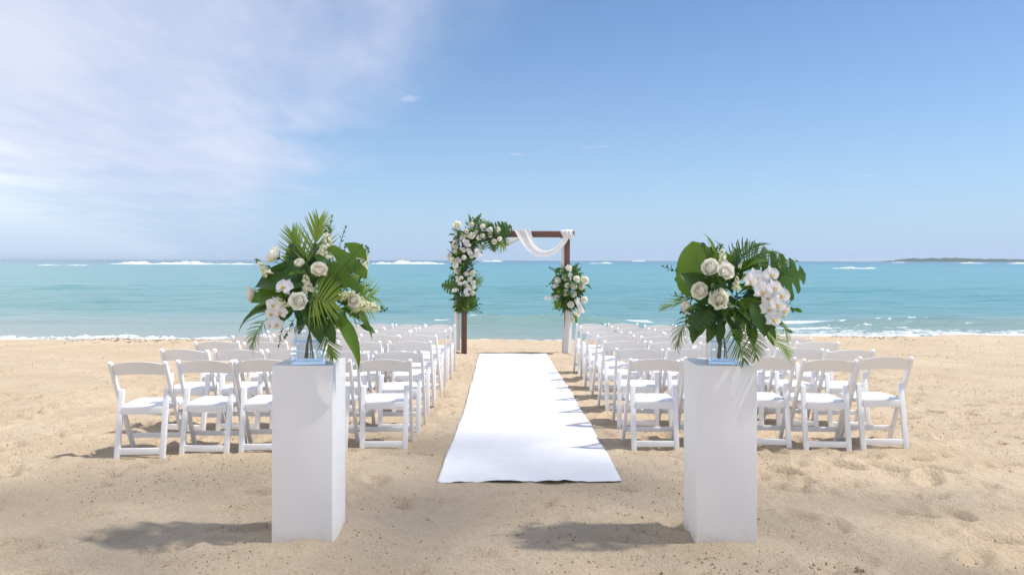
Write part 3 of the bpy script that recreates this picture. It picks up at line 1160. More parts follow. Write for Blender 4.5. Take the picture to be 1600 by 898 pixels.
def snap_mesh(name, L, seed=0, r0=0.020):
    """flower spike along +Y: stem, ruffled florets getting smaller towards a green tip"""
    rr = random.Random(seed)
    vs, fs, mi = [], [], []
    for j in range(6):
        for q in range(4):
            r = 0.0028 * (1 - 0.1 * j)
            vs.append((r * math.cos(q * 1.57), L * (-0.8 + 1.8 * j / 5), r * math.sin(q * 1.57)))
    for j in range(5):
        for q in range(4):
            fs.append((j * 4 + q, j * 4 + (q + 1) % 4, j * 4 + 4 + (q + 1) % 4, j * 4 + 4 + q)); mi.append(1)
    n = 26
    for k in range(n):
        t = k / n
        a = k * 2.4
        s = r0 * (1.05 - 0.72 * t) * rr.uniform(0.8, 1.2)
        mat = 0 if t < 0.74 else 1
        c = Vector((math.cos(a) * s * 0.85, L * (0.05 + 0.95 * t), math.sin(a) * s * 0.85))
        d = Vector((math.cos(a), 0.55, math.sin(a))).normalized()
        sx = d.cross(Vector((0, 1, 0))).normalized()
        sy = sx.cross(d)
        for p in range(4):
            pa = p * 1.5708 + rr.uniform(-.3, .3)
            e = (sx * math.cos(pa) + sy * math.sin(pa))
            f = (sx * -math.sin(pa) + sy * math.cos(pa))
            b = len(vs)
            vs += [c - d * s * 0.4, c + e * s * 0.5 + f * s * 0.42 + d * s * 0.25, c + e * s * 0.95 + d * s * rr.uniform(0.2, 0.6), c + e * s * 0.5 - f * s * 0.42 + d * s * 0.25, c + d * s * 0.45]
            fs += [(b, b + 3, b + 2, b + 1), (b + 1, b + 2, b + 3, b + 4)]; mi += [mat, mat]
    return pydata(name, vs, fs, False, mats=[M['snap'], M['stem']], midx=mi)


def sprig_mesh(name, L, mat, seed=0, ll=0.045, lw=0.024, n=9):
    """leafy sprig along +Y"""
    rr = random.Random(seed)
    vs, fs = [], []
    for j in range(5):
        for q in range(4):
            vs.append((0.0018 * math.cos(q * 1.57), L * (-0.3 + 1.3 * j / 4), 0.0018 * math.sin(q * 1.57) - 0.10 * L * (j / 4) ** 2))
    for j in range(4):
        for q in range(4):
            fs.append((j * 4 + q, j * 4 + (q + 1) % 4, j * 4 + 4 + (q + 1) % 4, j * 4 + 4 + q))
    for k in range(n):
        t = (k + 1) / n
        a = k * 2.4 + rr.uniform(-.4, .4)
        c = Vector((0, L * t, -0.10 * L * t * t))
        d = Vector((math.cos(a) * 0.85, 0.6, math.sin(a) * 0.85)).normalized()
        if k == n - 1: d = Vector((0, 1, 0))
        up = Vector((-math.cos(a) * .5, 0.8, -math.sin(a) * .5))
        sd_ = d.cross(up).normalized()
        up = sd_.cross(d)
        l = ll * rr.uniform(0.75, 1.15)
        b = len(vs)
        for u, w in ((0, 0.06), (0.25, 0.8), (0.5, 1.0), (0.78, 0.65), (1.0, 0.03)):
            q = c + d * (l * u) - up * (0.12 * l * u * u)
            vs += [q + sd_ * (lw / 2 * w) + up * lw * 0.10 * w, q, q - sd_ * (lw / 2 * w) + up * lw * 0.10 * w]
        for i in range(4):
            o = b + i * 3
            fs += [(o, o + 1, o + 4, o + 3), (o + 1, o + 2, o + 5, o + 4)]
    return pydata(name, vs, fs, True, mat)


ROSES = [rose_mesh('rose', M['rose'], s, op) for s, op in ((1, 0.8), (2, 1.2), (3, 0.5))]
BLUSH = rose_mesh('rose', M['blush'], 9, 0.7)
ORCH = [orchid_mesh('orchid', s) for s in (1, 2)]


def place_y(o, base, d, up, sc=1.0):
    """local +Y along d, +Z towards up"""
    d = Vector(d).normalized()
    up = Vector(up)
    x = d.cross(up)
    if x.length < 1e-4:
        x = d.cross(Vector((1, 0.2, 0.1)))
    x.normalize()
    z = x.cross(d)
    m = Matrix((x, d, z)).transposed().to_4x4()
    o.matrix_local = Matrix.Translation(Vector(base)) @ m @ Matrix.Scale(sc, 4)
    return o


def place_z(o, base, f, sc=1.0, up=(0, 0, 1), roll=0.0):
    f = Vector(f).normalized()
    x = Vector(up).cross(f)
    if x.length < 1e-4: x = Vector((1, 0, 0))
    x.normalize()
    y = f.cross(x)
    m = Matrix((x, y, f)).transposed().to_4x4()
    o.matrix_local = Matrix.Translation(Vector(base)) @ m @ Matrix.Rotation(roll, 4, 'Z') @ Matrix.Scale(sc, 4)
    return o


# ------------------------------------------------------------------ pedestals, vases, bouquets
def build_pedestal(xc, yf, label):
    w = 0.318
    gz = float(base_z(xc, yf + w / 2))
    t = link('pedestal', box_mesh('pedestal', w, w, 0.965, M['paint'], 0.003, 2, -0.02), None, (xc, yf + w / 2, gz))
    tag(t, label, 'pedestal', 'white pedestals at the end of the aisle')
    return Vector((xc, yf + w / 2, gz + 0.945))


def build_vase(c, rz, label, w=0.176, h=0.195):
    t = empty('glass_vase', c, rz)
    tag(t, label, 'vase', 'glass vases on the pedestals')
    th = 0.013
    bm = bmesh.new()
    def ring(hw, z):
        return [bm.verts.new((sx * hw, sy * hw, z)) for sx, sy in ((-1, -1), (1, -1), (1, 1), (-1, 1))]
    o0, o1 = ring(w / 2, 0.0008), ring(w / 2, h)
    i1, i0 = ring(w / 2 - th, h), ring(w / 2 - th, 0.016)
    for a, b in ((o0, o1), (o1, i1), (i1, i0)):
        for q in range(4):
            bm.faces.new((a[q], a[(q + 1) % 4], b[(q + 1) % 4], b[q]))
    bm.faces.new(o0[::-1]); bm.faces.new(i0)
    link('glass_body', finish_bm(bm, 'glass_body', M['glass'], 0.0015, 2), t)
    link('water', box_mesh('water', w - 2 * th - 0.0012, w - 2 * th - 0.0012, 0.098, M['vwater'], 0.0, 1, 0.0168), t)
    return t


LP = build_pedestal(-1.098, 4.08, 'white square pedestal under the bouquet topped by a pale palm frond')
RP = build_pedestal(1.139, 4.115, 'white square pedestal under the bouquet with cascading white orchids')
build_vase(LP + Vector((0.01, -0.045, 0)), R(9), 'clear square glass vase holding the bouquet topped by a pale palm frond')
build_vase(RP + Vector((0.005, -0.035, 0)), R(-9), 'clear square glass vase holding the bouquet with cascading white orchids', 0.155)

# shared leaf meshes
LEAF = {
    'broad': leaf_mesh('broad_leaf', 0.30, 0.20, M['leaf_dark'], 0.7, 0.22, 0.02, 0.40, seed=1),
    'broad_mid': leaf_mesh('broad_leaf', 0.30, 0.19, M['leaf_mid'], 0.6, 0.25, 0.02, 0.38, seed=2),
    'long': leaf_mesh('long_leaf', 0.34, 0.085, M['leaf_mid'], 0.9, 0.45, 0.02, 0.35, tip=1.3, seed=3),
    'long_dark': leaf_mesh('long_leaf', 0.30, 0.075, M['leaf_dark'], 1.0, 0.5, 0.02, 0.35, tip=1.3, seed=4),
    'heart': leaf_mesh('heart_leaf', 0.30, 0.25, M['leaf_mid'], 0.45, 0.16, 0.025, 0.34, n=14, m=8, tip=0.62, seed=12),
    'small': leaf_mesh('small_leaf', 0.13, 0.060, M['leaf_dark'], 0.5, 0.25, 0.02, 0.42, n=6, m=4, seed=5),
    'small_mid': leaf_mesh('small_leaf', 0.13, 0.055, M['leaf_mid'], 0.6, 0.25, 0.02, 0.42, n=6, m=4, seed=6),
    'small_blue': leaf_mesh('small_leaf', 0.10, 0.052, M['leaf_blue'], 0.4, 0.2, 0.02, 0.45, n=6, m=4, seed=7),
}
MON = [monstera_mesh('monstera_leaf', 0.26, 0.25, M['leaf_dark'], 0.45, 6, 1, 0.36, 0.30), monstera_mesh('monstera_leaf', 0.26, 0.25, M['leaf_mid'], 0.35, 4, 2, 0.40, 0.22)]
PALM = {
    'lime': palm_mesh('palm_frond', 0.36, 0.17, M['leaf_lime'], 0.25, 14, 48, 0.10, 0.013, 0.25, 1),
    'mid': palm_mesh('palm_frond', 0.34, 0.17, M['leaf_mid'], 0.9, 13, 58, 0.45, 0.012, 0.25, 2),
    'dark': palm_mesh('palm_frond', 0.36, 0.18, M['leaf_dark'], 1.3, 13, 50, 0.6, 0.012, 0.25, 3),
    'fan': palm_mesh('palm_frond', 0.17, 0.17, M['leaf_lime'], 0.3, 11, 84, 0.25, 0.013, 0.12, 4, 0.1),
    'fanlime': palm_mesh('palm_frond', 0.20, 0.20, M['leaf_lime'], 0.4, 11, 100, 0.25, 0.013, 0.35, 5, 0.1),
}
SNAP = [snap_mesh('snapdragon', 0.14, 1), snap_mesh('snapdragon', 0.13, 2), snap_mesh('snapdragon', 0.10, 3, 0.016)]
SPRIG = [sprig_mesh('leafy_sprig', 0.16, M['leaf_dark'], 1), sprig_mesh('leafy_sprig', 0.15, M['leaf_mid'], 2, 0.04, 0.016, 11), sprig_mesh('leafy_sprig', 0.14, M['leaf_blue'], 3, 0.042, 0.028, 8)]
TUBE_N = 5


def tube_mesh(name, pts, r, mat):
    vs, fs = [], []
    for j, p in enumerate(pts):
        p = Vector(p)
        for q in range(TUBE_N):
            a = q * 2 * math.pi / TUBE_N
            vs.append(p + Vector((r * math.cos(a), r * math.sin(a), 0)))
    for j in range(len(pts) - 1):
        for q in range(TUBE_N):
            fs.append((j * TUBE_N + q, j * TUBE_N + (q + 1) % TUBE_N, (j + 1) * TUBE_N + (q + 1) % TUBE_N, (j + 1) * TUBE_N + q))
    return pydata(name, vs, fs, True, mat)


class Bouquet:
    """local frame: u right, w towards the aisle's open end (-Y), z up, origin at the vase mouth"""
    def __init__(self, name, org, label, k=1.0, ctr=(0, 0.16), rad=(0.36, 0.22, 0.36)):
        self.t = empty(name, org)
        self.c, self.r, self.k = ctr, rad, k
        tag(self.t, label, 'bouquet')

    def pt(self, u, z, off=0.0):
        q = 1 - ((u - self.c[0]) / self.r[0]) ** 2 - ((z - self.c[1]) / self.r[2]) ** 2
        w = self.r[1] * math.sqrt(max(0.02, q)) + off
        return Vector((u, -w, z))

    def out(self, p):
        d = Vector((p.x - self.c[0], p.y, p.z - self.c[1]))
        return d.normalized()

    def rose(self, u, z, s=0.038, f=None, off=0.0, blush=False, var=0):
        p = self.pt(u, z, off)
        o = link('rose', BLUSH if blush else ROSES[var % 3], self.t)
        place_z(o, p - Vector(f or self.out(p)).normalized() * s * 0.4, f or self.out(p), s, roll=random.uniform(0, 6))
        return o

    def orchid(self, u, z, s=0.045, f=None, off=0.02, var=0):
        p = self.pt(u, z, off)
        ff = Vector(f) if f else (self.out(p) + Vector((0, -0.9, 0)) + Vector((random.uniform(-.2, .2), 0, random.uniform(-.2, .2))))
        o = link('orchid', ORCH[var % 2], self.t)
        place_z(o, p, ff, s, roll=random.uniform(-.25, .25))
        return o

    def leaf(self, mesh, b, tip, up, sc=None, L=None, name=None):
        """b, tip = (u, w, z); scaled so that the blade spans b to tip"""
        b = Vector((b[0], -b[1], b[2])); tip = Vector((tip[0], -tip[1], tip[2]))
        up = Vector((up[0], -up[1], up[2]))
        d = tip - b
        if L is None: L = max(v.co.y for v in mesh.vertices)
        o = link(name or mesh.name.split('.')[0], mesh, self.t)
        place_y(o, b, d, up, sc or d.length / L)
        return o

    def filler(self, n, rmin, rmax, meshes, zlo=-0.35, seed=0, sc=(0.8, 1.25), ctr=None, wide=1.0):
        rr = random.Random(seed)
        c = Vector((self.c[0], 0, self.c[1])) if ctr is None else Vector((ctr[0], -ctr[1], ctr[2]))
        for i in range(n):
            while True:
                d = Vector((rr.uniform(-1, 1), rr.uniform(-1, 1), rr.uniform(-1, 1)))
                if 0.2 < d.length < 1 and d.normalized().z > zlo: break
            d.normalize()
            rad = rr.uniform(rmin, rmax)
            b = c + Vector((d.x * rad * wide, d.y * rad * 0.75, d.z * rad))
            me = rr.choice(meshes)
            o = link(me.name.split('.')[0], me, self.t)
            tang = Vector((rr.uniform(-1, 1), rr.uniform(-1, 1), rr.uniform(-0.6, 0.9)))
            dd = (d + 0.75 * tang).normalized()
            place_y(o, b, dd, d + Vector((0, -0.1, 0.5)), rr.uniform(*sc))

    def stems(self, n, depth, seed, spread=0.045):
        rr = random.Random(seed)
        for i in range(n):
            a, b = rr.uniform(-spread, spread), rr.uniform(-spread, spread)
            me = tube_mesh('stem', [(a, b, -depth), (a * 0.3 - b * .2, b * 0.3, -depth * 0.35), (-a * 0.7, -b * 0.7, 0.03), (-a * 1.8, -b * 1.8, 0.16)], rr.uniform(0.0025, 0.0045), M['stem'])
            link('stem', me, self.t)


PX = 0.00336


def low_skirt(B, seed, n=26, bare=False):
    rr = random.Random(seed)
    for i in range(n):
        a = 2 * math.pi * i / n + rr.uniform(-.15, .15)
        if bare and math.cos(a) < 0.25 and math.sin(a) > 0.1:
            continue
        r = rr.uniform(0.05, 0.10)
        b = (r * math.cos(a) + 0.01, r * math.sin(a), rr.uniform(0.07, 0.14))
        e = ((r + 0.09) * math.cos(a) + 0.01, (r + 0.08) * math.sin(a), b[2] - rr.uniform(0.02, 0.12))
        B.leaf(rr.choice([LEAF['small'], LEAF['small'], LEAF['small_mid'], LEAF['small_blue']]), b, e, (math.cos(a), math.sin(a), 0.7), sc=rr.uniform(0.9, 1.35))


def left_bouquet():
    o = LP + Vector((0.01, -0.045, 0.19))
    B = Bouquet('flower_bouquet', o, 'bouquet topped by a pale palm frond, roses, monstera leaf and drooping pointed leaves', ctr=(0.03, 0.17), rad=(0.34, 0.20, 0.32))
    ox, oz = 482, 508
    def q(px, py):
        return ((px - ox) * PX, (oz - py) * PX)
    B.stems(6, 0.165, 3, 0.03)
    B.filler(46, 0.06, 0.17, [LEAF['small'], LEAF['small_mid'], LEAF['small'], LEAF['small_blue']], -0.55, 4, (0.8, 1.4))
    B.filler(30, 0.12, 0.20, SPRIG, -0.5, 5, (0.7, 1.1))
    low_skirt(B, 61, bare=True)
    # pale upright frond
    B.leaf(PALM['lime'], (0.01, 0.03, 0.22), (0.045, 0.00, 0.585), (0.15, 1, 0.35), L=0.36)
    B.leaf(PALM['lime'], (0.00, -0.02, 0.20), (-0.115, -0.05, 0.52), (0.2, 1, 0.3), L=0.36)
    # monstera, upper right
    B.leaf(MON[1], (0.10, 0.12, 0.19), (0.27, 0.12, 0.415), (0.1, 1, 0.25), sc=1.28)
    # broad dark leaves, upper left
    B.leaf(LEAF['broad'], (0.06, 0.11, 0.27), (-0.24, 0.15, 0.26), (-0.15, 0.75, 0.75), sc=1.12)
    B.leaf(LEAF['broad_mid'], (-0.02, 0.10, 0.20), (-0.25, 0.14, 0.17), (-0.2, 0.7, 0.7), sc=0.92)
    B.leaf(LEAF['broad'], (-0.02, 0.02, 0.30), (-0.14, -0.02, 0.47), (-0.5, 0.7, 0.3), sc=0.68)
    B.leaf(LEAF['broad_mid'], (-0.10, -0.02, 0.10), (-0.33, 0.02, 0.10), (-0.2, 0.5, 0.8), sc=0.80)
    # palm fan facing the viewer
    B.leaf(PALM['fan'], (0.04, 0.21, 0.155), (0.22, 0.25, 0.15), (0.0, 1, 0.20), sc=0.88)
    B.leaf(PALM['fanlime'], (0.16, -0.02, 0.12), (0.40, -0.02, 0.20), (0.0, 0.8, 0.7), sc=0.90)
    # drooping pointed leaves on the right and left
    B.leaf(LEAF['long'], (0.15, 0.13, 0.10), (0.30, 0.17, -0.13), (0.6, 0.7, 0.35), sc=1.05)
    B.leaf(LEAF['long'], (0.18, 0.07, 0.14), (0.33, 0.08, 0.02), (0.5, 0.4, 0.7), sc=0.80)
    B.leaf(LEAF['long_dark'], (-0.13, 0.10, 0.12), (-0.36, 0.10, 0.04), (-0.2, 0.4, 0.9), sc=0.95)
    B.leaf(LEAF['small'], (0.28, 0.06, 0.02), (0.345, 0.06, -0.01), (0.3, 0.6, 0.6), sc=0.75)
    # small hanging frond, lower left; pale one under the foliage, lower right
    B.leaf(PALM['mid'], (-0.17, 0.12, 0.08), (-0.27, 0.16, -0.05), (-0.5, 0.7, 0.4), sc=0.62)
    B.leaf(PALM['lime'], (0.06, 0.04, 0.04), (0.14, 0.08, -0.14), (0.2, 1, 0.2), sc=0.60)
    # low dark foliage over the vase rim
    for u, w, z, tu, tz, s in ((0.05, .11, .07, .09, -.05, 1.2), (0.10, .10, .06, .16, -.06, 1.2), (0.02, .12, .12, .04, 0.0, 1.0), (0.12, .08, .10, .22, .0, 1.1), (-0.06, .1, .12, -.12, .05, 1.0)):
        B.leaf(LEAF['small'], (u, w, z), (tu, w + .04, tz), (0.1, 1, 0.3), sc=s)
    B.leaf(LEAF['broad'], (0.06, 0.10, 0.09), (0.10, 0.16, -0.07), (0.2, 1, 0.3), sc=0.52)
    # blooms
    B.rose(*q(433, 393), 0.046, (-0.75, -0.45, 0.45), 0.02, var=1)
    B.rose(*q(396, 453), 0.040, (-0.9, -0.4, -0.05), 0.02, True)
    B.rose(*q(512, 415), 0.040, (0.25, -0.8, 0.45), 0.04, True)
    B.rose(*q(484, 462), 0.042, (0.0, -1, 0.15), 0.05, var=0)
    B.rose(*q(478, 405), 0.026, (0.0, -0.8, 0.6), 0.0, var=2)
    B.rose(*q(562, 462), 0.034, (0.5, -0.8, -0.1), 0.02, True)
    B.orchid(*q(460, 441), 0.055, (-0.25, -0.8, 0.45), 0.04)
    for i, (px, py) in enumerate(((438, 482), (454, 479), (437, 499), (448, 498), (444, 468))):
        B.orchid(*q(px, py), 0.040, (-0.25 + 0.1 * i, -1, 0.0), 0.03 + 0.006 * i, i)
    for (bx, by), (tx, ty), w, v in (((512, 405), (517, 345), .06, 0), ((498, 452), (488, 415), .2, 1), ((440, 464), (476, 470), .2, 2), ((566, 425), (577, 377), .05, 2), ((540, 458), (572, 447), .16, 0),
                                   ((560, 468), (612, 478), .10, 1), ((428, 425), (408, 398), .12, 2), ((505, 392), (512, 370), .1, 1)):
        b, t = q(bx, by), q(tx, ty)
        B.leaf(SNAP[v], (b[0], w, b[1]), (t[0], w + .02, t[1]), (0, 1, 0.3), L=SNAP[v].vertices[0].co.y * 0 + (0.14, 0.13, 0.10)[v])
    for (bx, by), (tx, ty), w, v in (((515, 365), (520, 338), .05, 1), ((530, 380), (540, 352), .03, 1), ((470, 490), (455, 520), .15, 2), ((490, 480), (480, 510), .18, 2), ((520, 490), (545, 505), .16, 1), ((450, 500), (444, 530), .12, 1)):
        b, t = q(bx, by), q(tx, ty)
        B.leaf(SPRIG[v], (b[0], w, b[1]), (t[0], w + .02, t[1]), (0, 1, 0.3), sc=0.7)
    # blooms on the side that faces the arch
    for u, z in ((-0.12, 0.22), (0.10, 0.30), (0.02, 0.12)):
        p = Vector((u, 0.19, z))
        place_z(link('rose', ROSES[0], B.t), p, (u, 1, 0.3), 0.038)


def right_bouquet():
    o = RP + Vector((0.005, -0.035, 0.19))
    B = Bouquet('flower_bouquet', o, 'bouquet with a long cascade of white orchids, four cream roses and dark leaves', ctr=(0.05, 0.17), rad=(0.34, 0.20, 0.32))
    ox, oz = 1131, 514
    def q(px, py):
        return ((px - ox) * PX, (oz - py) * PX)
    B.stems(7, 0.165, 13, 0.03)
    B.filler(52, 0.06, 0.18, [LEAF['small'], LEAF['small_mid'], LEAF['small'], LEAF['small_blue']], -0.55, 14, (0.8, 1.4))
    B.filler(30, 0.12, 0.21, SPRIG, -0.5, 15, (0.7, 1.1))
    low_skirt(B, 62)
    def lf(mesh, b, bw, t, tw, up, **k):
        bb, tt = q(*b), q(*t)
        return B.leaf(mesh, (bb[0], bw, bb[1]), (tt[0], tw, tt[1]), up, **k)
    lf(LEAF['heart'], (1105, 468), 0.05, (1078, 372), 0.04, (-0.35, 1, 0.25), sc=1.10)
    lf(LEAF['broad'], (1110, 470), 0.09, (1072, 436), 0.13, (-0.3, 0.8, 0.5), sc=0.80)
    lf(LEAF['long'], (1117, 425), 0.02, (1112, 356), 0.0, (0.8, 0.5, 0.1), sc=0.74)
    lf(LEAF['long_dark'], (1130, 420), 0.0, (1131, 370), -0.02, (0.8, 0.5, 0.1), sc=0.62)
    lf(LEAF['broad'], (1165, 470), 0.16, (1185, 515), 0.19, (0.3, 1, 0.4), sc=0.66)
    lf(LEAF['long_dark'], (1105, 482), 0.14, (1055, 478), 0.18, (-0.1, 0.5, 1), sc=0.60)
    # monstera to the right and small one low on the left
    lf(MON[0], (1172, 440), 0.10, (1262, 424), 0.10, (0.1, 1, 0.2), sc=1.22)
    lf(MON[0], (1095, 478), 0.16, (1062, 515), 0.20, (-0.35, 1, 0.35), sc=0.62)
    # palms: arching over the top, to the right, hanging below
    lf(PALM['dark'], (1135, 450), 0.05, (1195, 375), 0.02, (-0.5, 0.7, 0.6), sc=1.02)
    lf(PALM['dark'], (1140, 450), 0.00, (1180, 368), -0.05, (-0.4, 0.5, 0.7), sc=1.0)
    lf(PALM['mid'], (1175, 432), 0.10, (1242, 385), 0.06, (-0.1, 1, 0.5), sc=0.66)
    lf(PALM['mid'], (1125, 498), 0.16, (1150, 555), 0.25, (0.1, 1, 0.35), sc=0.70)
    lf(PALM['mid'], (1155, 498), 0.14, (1172, 550), 0.21, (0.2, 1, 0.35), sc=0.62)
    lf(PALM['lime'], (1180, 500), 0.10, (1228, 556), 0.16, (0.5, 0.8, 0.5), sc=0.66)
    lf(PALM['mid'], (1090, 480), 0.06, (1046, 530), 0.08, (-0.7, 0.3, 0.8), sc=0.74)
    lf(PALM['mid'], (1195, 480), 0.02, (1240, 515), 0.0, (0.6, 0.3, 0.8), sc=0.70)
    lf(PALM['lime'], (1090, 465), 0.0, (1050, 478), -0.02, (-0.3, 0.4, 0.9), sc=0.55)
    for b, t, s in (((1110, 500), (1097, 540), 1.0), ((1120, 500), (1116, 540), 1.0), ((1140, 500), (1150, 540), 1.1), ((1165, 500), (1172, 540), 1.1), ((1080, 500), (1075, 535), 1.0), ((1190, 500), (1200, 530), 1.1), ((1095, 495), (1080, 525), 1.0)):
        lf(LEAF['small'], b, 0.10, t, 0.14, (0.1, 1, 0.3), sc=s)
    B.rose(*q(1097, 416), 0.046, (-0.55, -0.75, 0.35), 0.05, var=2)
    B.rose(*q(1119, 422), 0.042, (0.1, -0.8, 0.35), 0.05, var=0)
    B.rose(*q(1081, 452), 0.045, (-0.5, -0.8, 0.25), 0.05, var=2)
    B.rose(*q(1108, 464), 0.044, (-0.15, -1, 0.1), 0.05, var=1)
    B.rose(*q(1067, 479), 0.034, (-0.8, -0.5, -0.2), 0.0, True)
    orch = ((1162, 431), (1188, 426), (1153, 436), (1170, 440), (1172, 452), (1190, 446), (1182, 462), (1204, 458), (1196, 472), (1183, 478), (1208, 481), (1190, 494))
    for i, (px, py) in enumerate(orch):
        B.orchid(*q(px, py), (0.053, 0.048, 0.042, 0.052)[i % 4], (0.25 + 0.12 * (i % 3 - 1), -1, 0.12 * (i % 2)), 0.055 + 0.012 * (i % 3), i)
    for i, (px, py) in enumerate(((1205, 492), (1212, 491))):
        B.rose(*q(px, py), 0.012, (0.5, -1, 0), 0.06, var=2)
    for b, t, w, v in (((1124, 420), (1120, 378), .12, 0), ((1137, 452), (1138, 424), .2, 2), ((1150, 418), (1155, 405), .1, 2)):
        lf(SNAP[v], b, w, t, w, (0, 1, 0.3), L=(0.14, 0.13, 0.10)[v])
    for b, t, w, v in (((1115, 445), (1098, 430), .2, 0), ((1120, 470), (1135, 490), .21, 1), ((1130, 470), (1120, 490), .21, 2), ((1200, 430), (1225, 415), .14, 2), ((1130, 455), (1145, 475), .2, 0), ((1210, 410), (1240, 405), .1, 1), ((1060, 425), (1035, 415), .02, 2), ((1120, 440), (1105, 448), .23, 2)):
        lf(SPRIG[v], b, w, t, w + .02, (0, 1, 0.3), sc=0.62)
    for u, z in ((-0.12, 0.22), (0.14, 0.28), (0.04, 0.12)):
        p = Vector((u, 0.19, z))
        place_z(link('rose', ROSES[1], B.t), p, (u, 1, 0.3), 0.038)


left_bouquet()
right_bouquet()

# ------------------------------------------------------------------ the arch
AY = 15.2
AS = AY / 1216


def arch_pt(px, py):
    hor = 405 + 3.7 * px / 1600
    return ((px - 800) * AS, CAM_Z + (hor - py) * AS)


AGZ = float(base_z(0.0, AY))
A_TOP = CAM_Z + 45.5 * AS
arch = empty('wooden_arch', (0.07, AY, AGZ))
tag(arch, 'dark stained square wooden wedding arch standing on the sand', 'arch')
xl, xr = (725.5 - 800) * AS - 0.07, (886 - 800) * AS - 0.07
H = A_TOP - AGZ
for x in (xl, xr):
    link('post', box_mesh('post', 0.105, 0.105, H - 0.125 + 0.08, M['wood'], 0.004, 2, -0.08), arch, (x, 0, 0))
bmn = box_mesh('beam', 0.12, 0.115, (xr + 0.14) - (xl - 0.14), M['wood'], 0.004, 2)
bo = link('beam', bmn, arch, (xl - 0.14, 0, H - 0.0605))
bo.rotation_euler = (0, R(90), 0)


def ribbon(name, top, bot, mat, yfun, nu=60, nv=14, parent=None, org=Vector((0, 0, 0))):
    """cloth between two edge curves given as (x,z) lists"""
    def samp(c, t):
        n = len(c) - 1
        k = min(int(t * n), n - 1)
        f = t * n - k
        p0, p1, p2, p3 = (c[max(k - 1, 0)], c[k], c[k + 1], c[min(k + 2, n)])
        r = []
        for a in range(2):
            r.append(0.5 * (2 * p1[a] + (p2[a] - p0[a]) * f + (2 * p0[a] - 5 * p1[a] + 4 * p2[a] - p3[a]) * f * f + (3 * p1[a] - p0[a] - 3 * p2[a] + p3[a]) * f ** 3))
        return r
    X = np.zeros((nv + 1, nu + 1)); Y = X.copy(); Z = X.copy()
    for j in range(nv + 1):
        v = j / nv
        for i in range(nu + 1):
            u = i / nu
            a, b = samp(top, u), samp(bot, u)
            X[j, i] = a[0] + (b[0] - a[0]) * v - org.x
            Z[j, i] = a[1] + (b[1] - a[1]) * v - org.z
            Y[j, i] = yfun(u, v) - org.y
    return link(name, grid_mesh(name, X, Y, Z), parent, mat=mat)


drape = empty('fabric_drape', (1.075, AY, AGZ))
tag(drape, 'sheer white fabric draped over the arch beam and down its posts', 'drape')
DO = Vector((1.075, AY, AGZ))
A = arch_pt
swt = [A(829, 359.5), A(833, 374), A(840, 386), A(852, 391.5), A(866, 387), A(876, 377), A(883, 366)]
swb = [A(803, 359.5), A(812, 376), A(824, 392), A(843, 402.5), A(866, 398), A(881, 384), A(890, 370)]
ribbon('swag', swt, swb, M['chiffon'], lambda u, v: AY - 0.075 - 0.05 * math.sin(math.pi * u) + 0.007 * math.sin(v * 11 + u * 3) + 0.002 * math.sin(v * 31 - u * 2), 60, 36, drape, DO)
ribbon('beam_wrap', [A(829, 358.8), A(815, 358.9), A(803, 359.2)], [A(829, 359.7), A(815, 359.8), A(803, 360)], M['chiffon'], lambda u, v: AY - 0.08 + 0.16 * v, 20, 8, drape, DO)
ribbon('back_swag', [A(829, 361), A(812, 369), A(792, 373), A(770, 370)], [A(826, 364), A(806, 378), A(788, 386), A(765, 384)], M['chiffon'], lambda u, v: AY + 0.10 + 0.02 * math.sin(v * 12), 30, 16, drape, DO)
# knot wrapped round the beam at the draped post
vs, fs = [], []
nu, nv = 26, 20
kx0, kx1 = A(877, 0)[0], A(895.5, 0)[0]
bz = A_TOP - 0.060
for j in range(nv + 1):
    for i in range(nu):
        a = 2 * math.pi * i / nu
        f = j / nv
        cx, cz = math.cos(a), math.sin(a)
        m = 0.083 / max(abs(cx), abs(cz)) ** 0.75 * (1 + 0.07 * math.sin(f * 22 + a * 1.5)) * (0.92 + 0.16 * math.sin(math.pi * f))
        vs.append((kx0 + (kx1 - kx0) * f + 0.02 * math.sin(a * 2) - DO.x, m * cx, bz + m * cz - DO.z))
for j in range(nv):
    for i in range(nu):
        fs.append((j * nu + i, j * nu + (i + 1) % nu, (j + 1) * nu + (i + 1) % nu, (j + 1) * nu + i))
link('knot', pydata('knot', vs, fs, True, M['chiffon']), drape)


def tail(xc, z0, z1, rx, ry, yc, seed, full=True, flare=1.15, name='tail'):
    vs, fs = [], []
    nu, nv = 40, 30
    for j in range(nv + 1):
        f = j / nv
        for i in range(nu):
            a = 2 * math.pi * i / nu
            k = 1 + 0.13 * math.sin(a * 6 + f * 2 + seed) + 0.06 * math.sin(a * 13 + seed * 2 + f * 5)
            s = 1 + (flare - 1) * f
            vs.append((xc + rx * k * s * math.cos(a) + 0.012 * math.sin(f * 4 + seed) - DO.x, yc + ry * k * s * math.sin(a) - DO.y, z0 + (z1 - z0) * f - DO.z))
    for j in range(nv):
        for i in range(nu):
            fs.append((j * nu + i, j * nu + (i + 1) % nu, (j + 1) * nu + (i + 1) % nu, (j + 1) * nu + i))
    link(name, pydata(name, vs, fs, True, M['chiffon']), drape)


tail(1.085, A(0, 470)[1], AGZ + 0.01, 0.076, 0.086, AY, 1, flare=1.06)
tail(1.02, A_TOP - 0.10, A(0, 470)[1], 0.045, 0.025, AY + 0.085, 2)
tail(-1.075, A_TOP - 0.10, AGZ + 0.05, 0.045, 0.055, AY + 0.10, 3, flare=1.25)

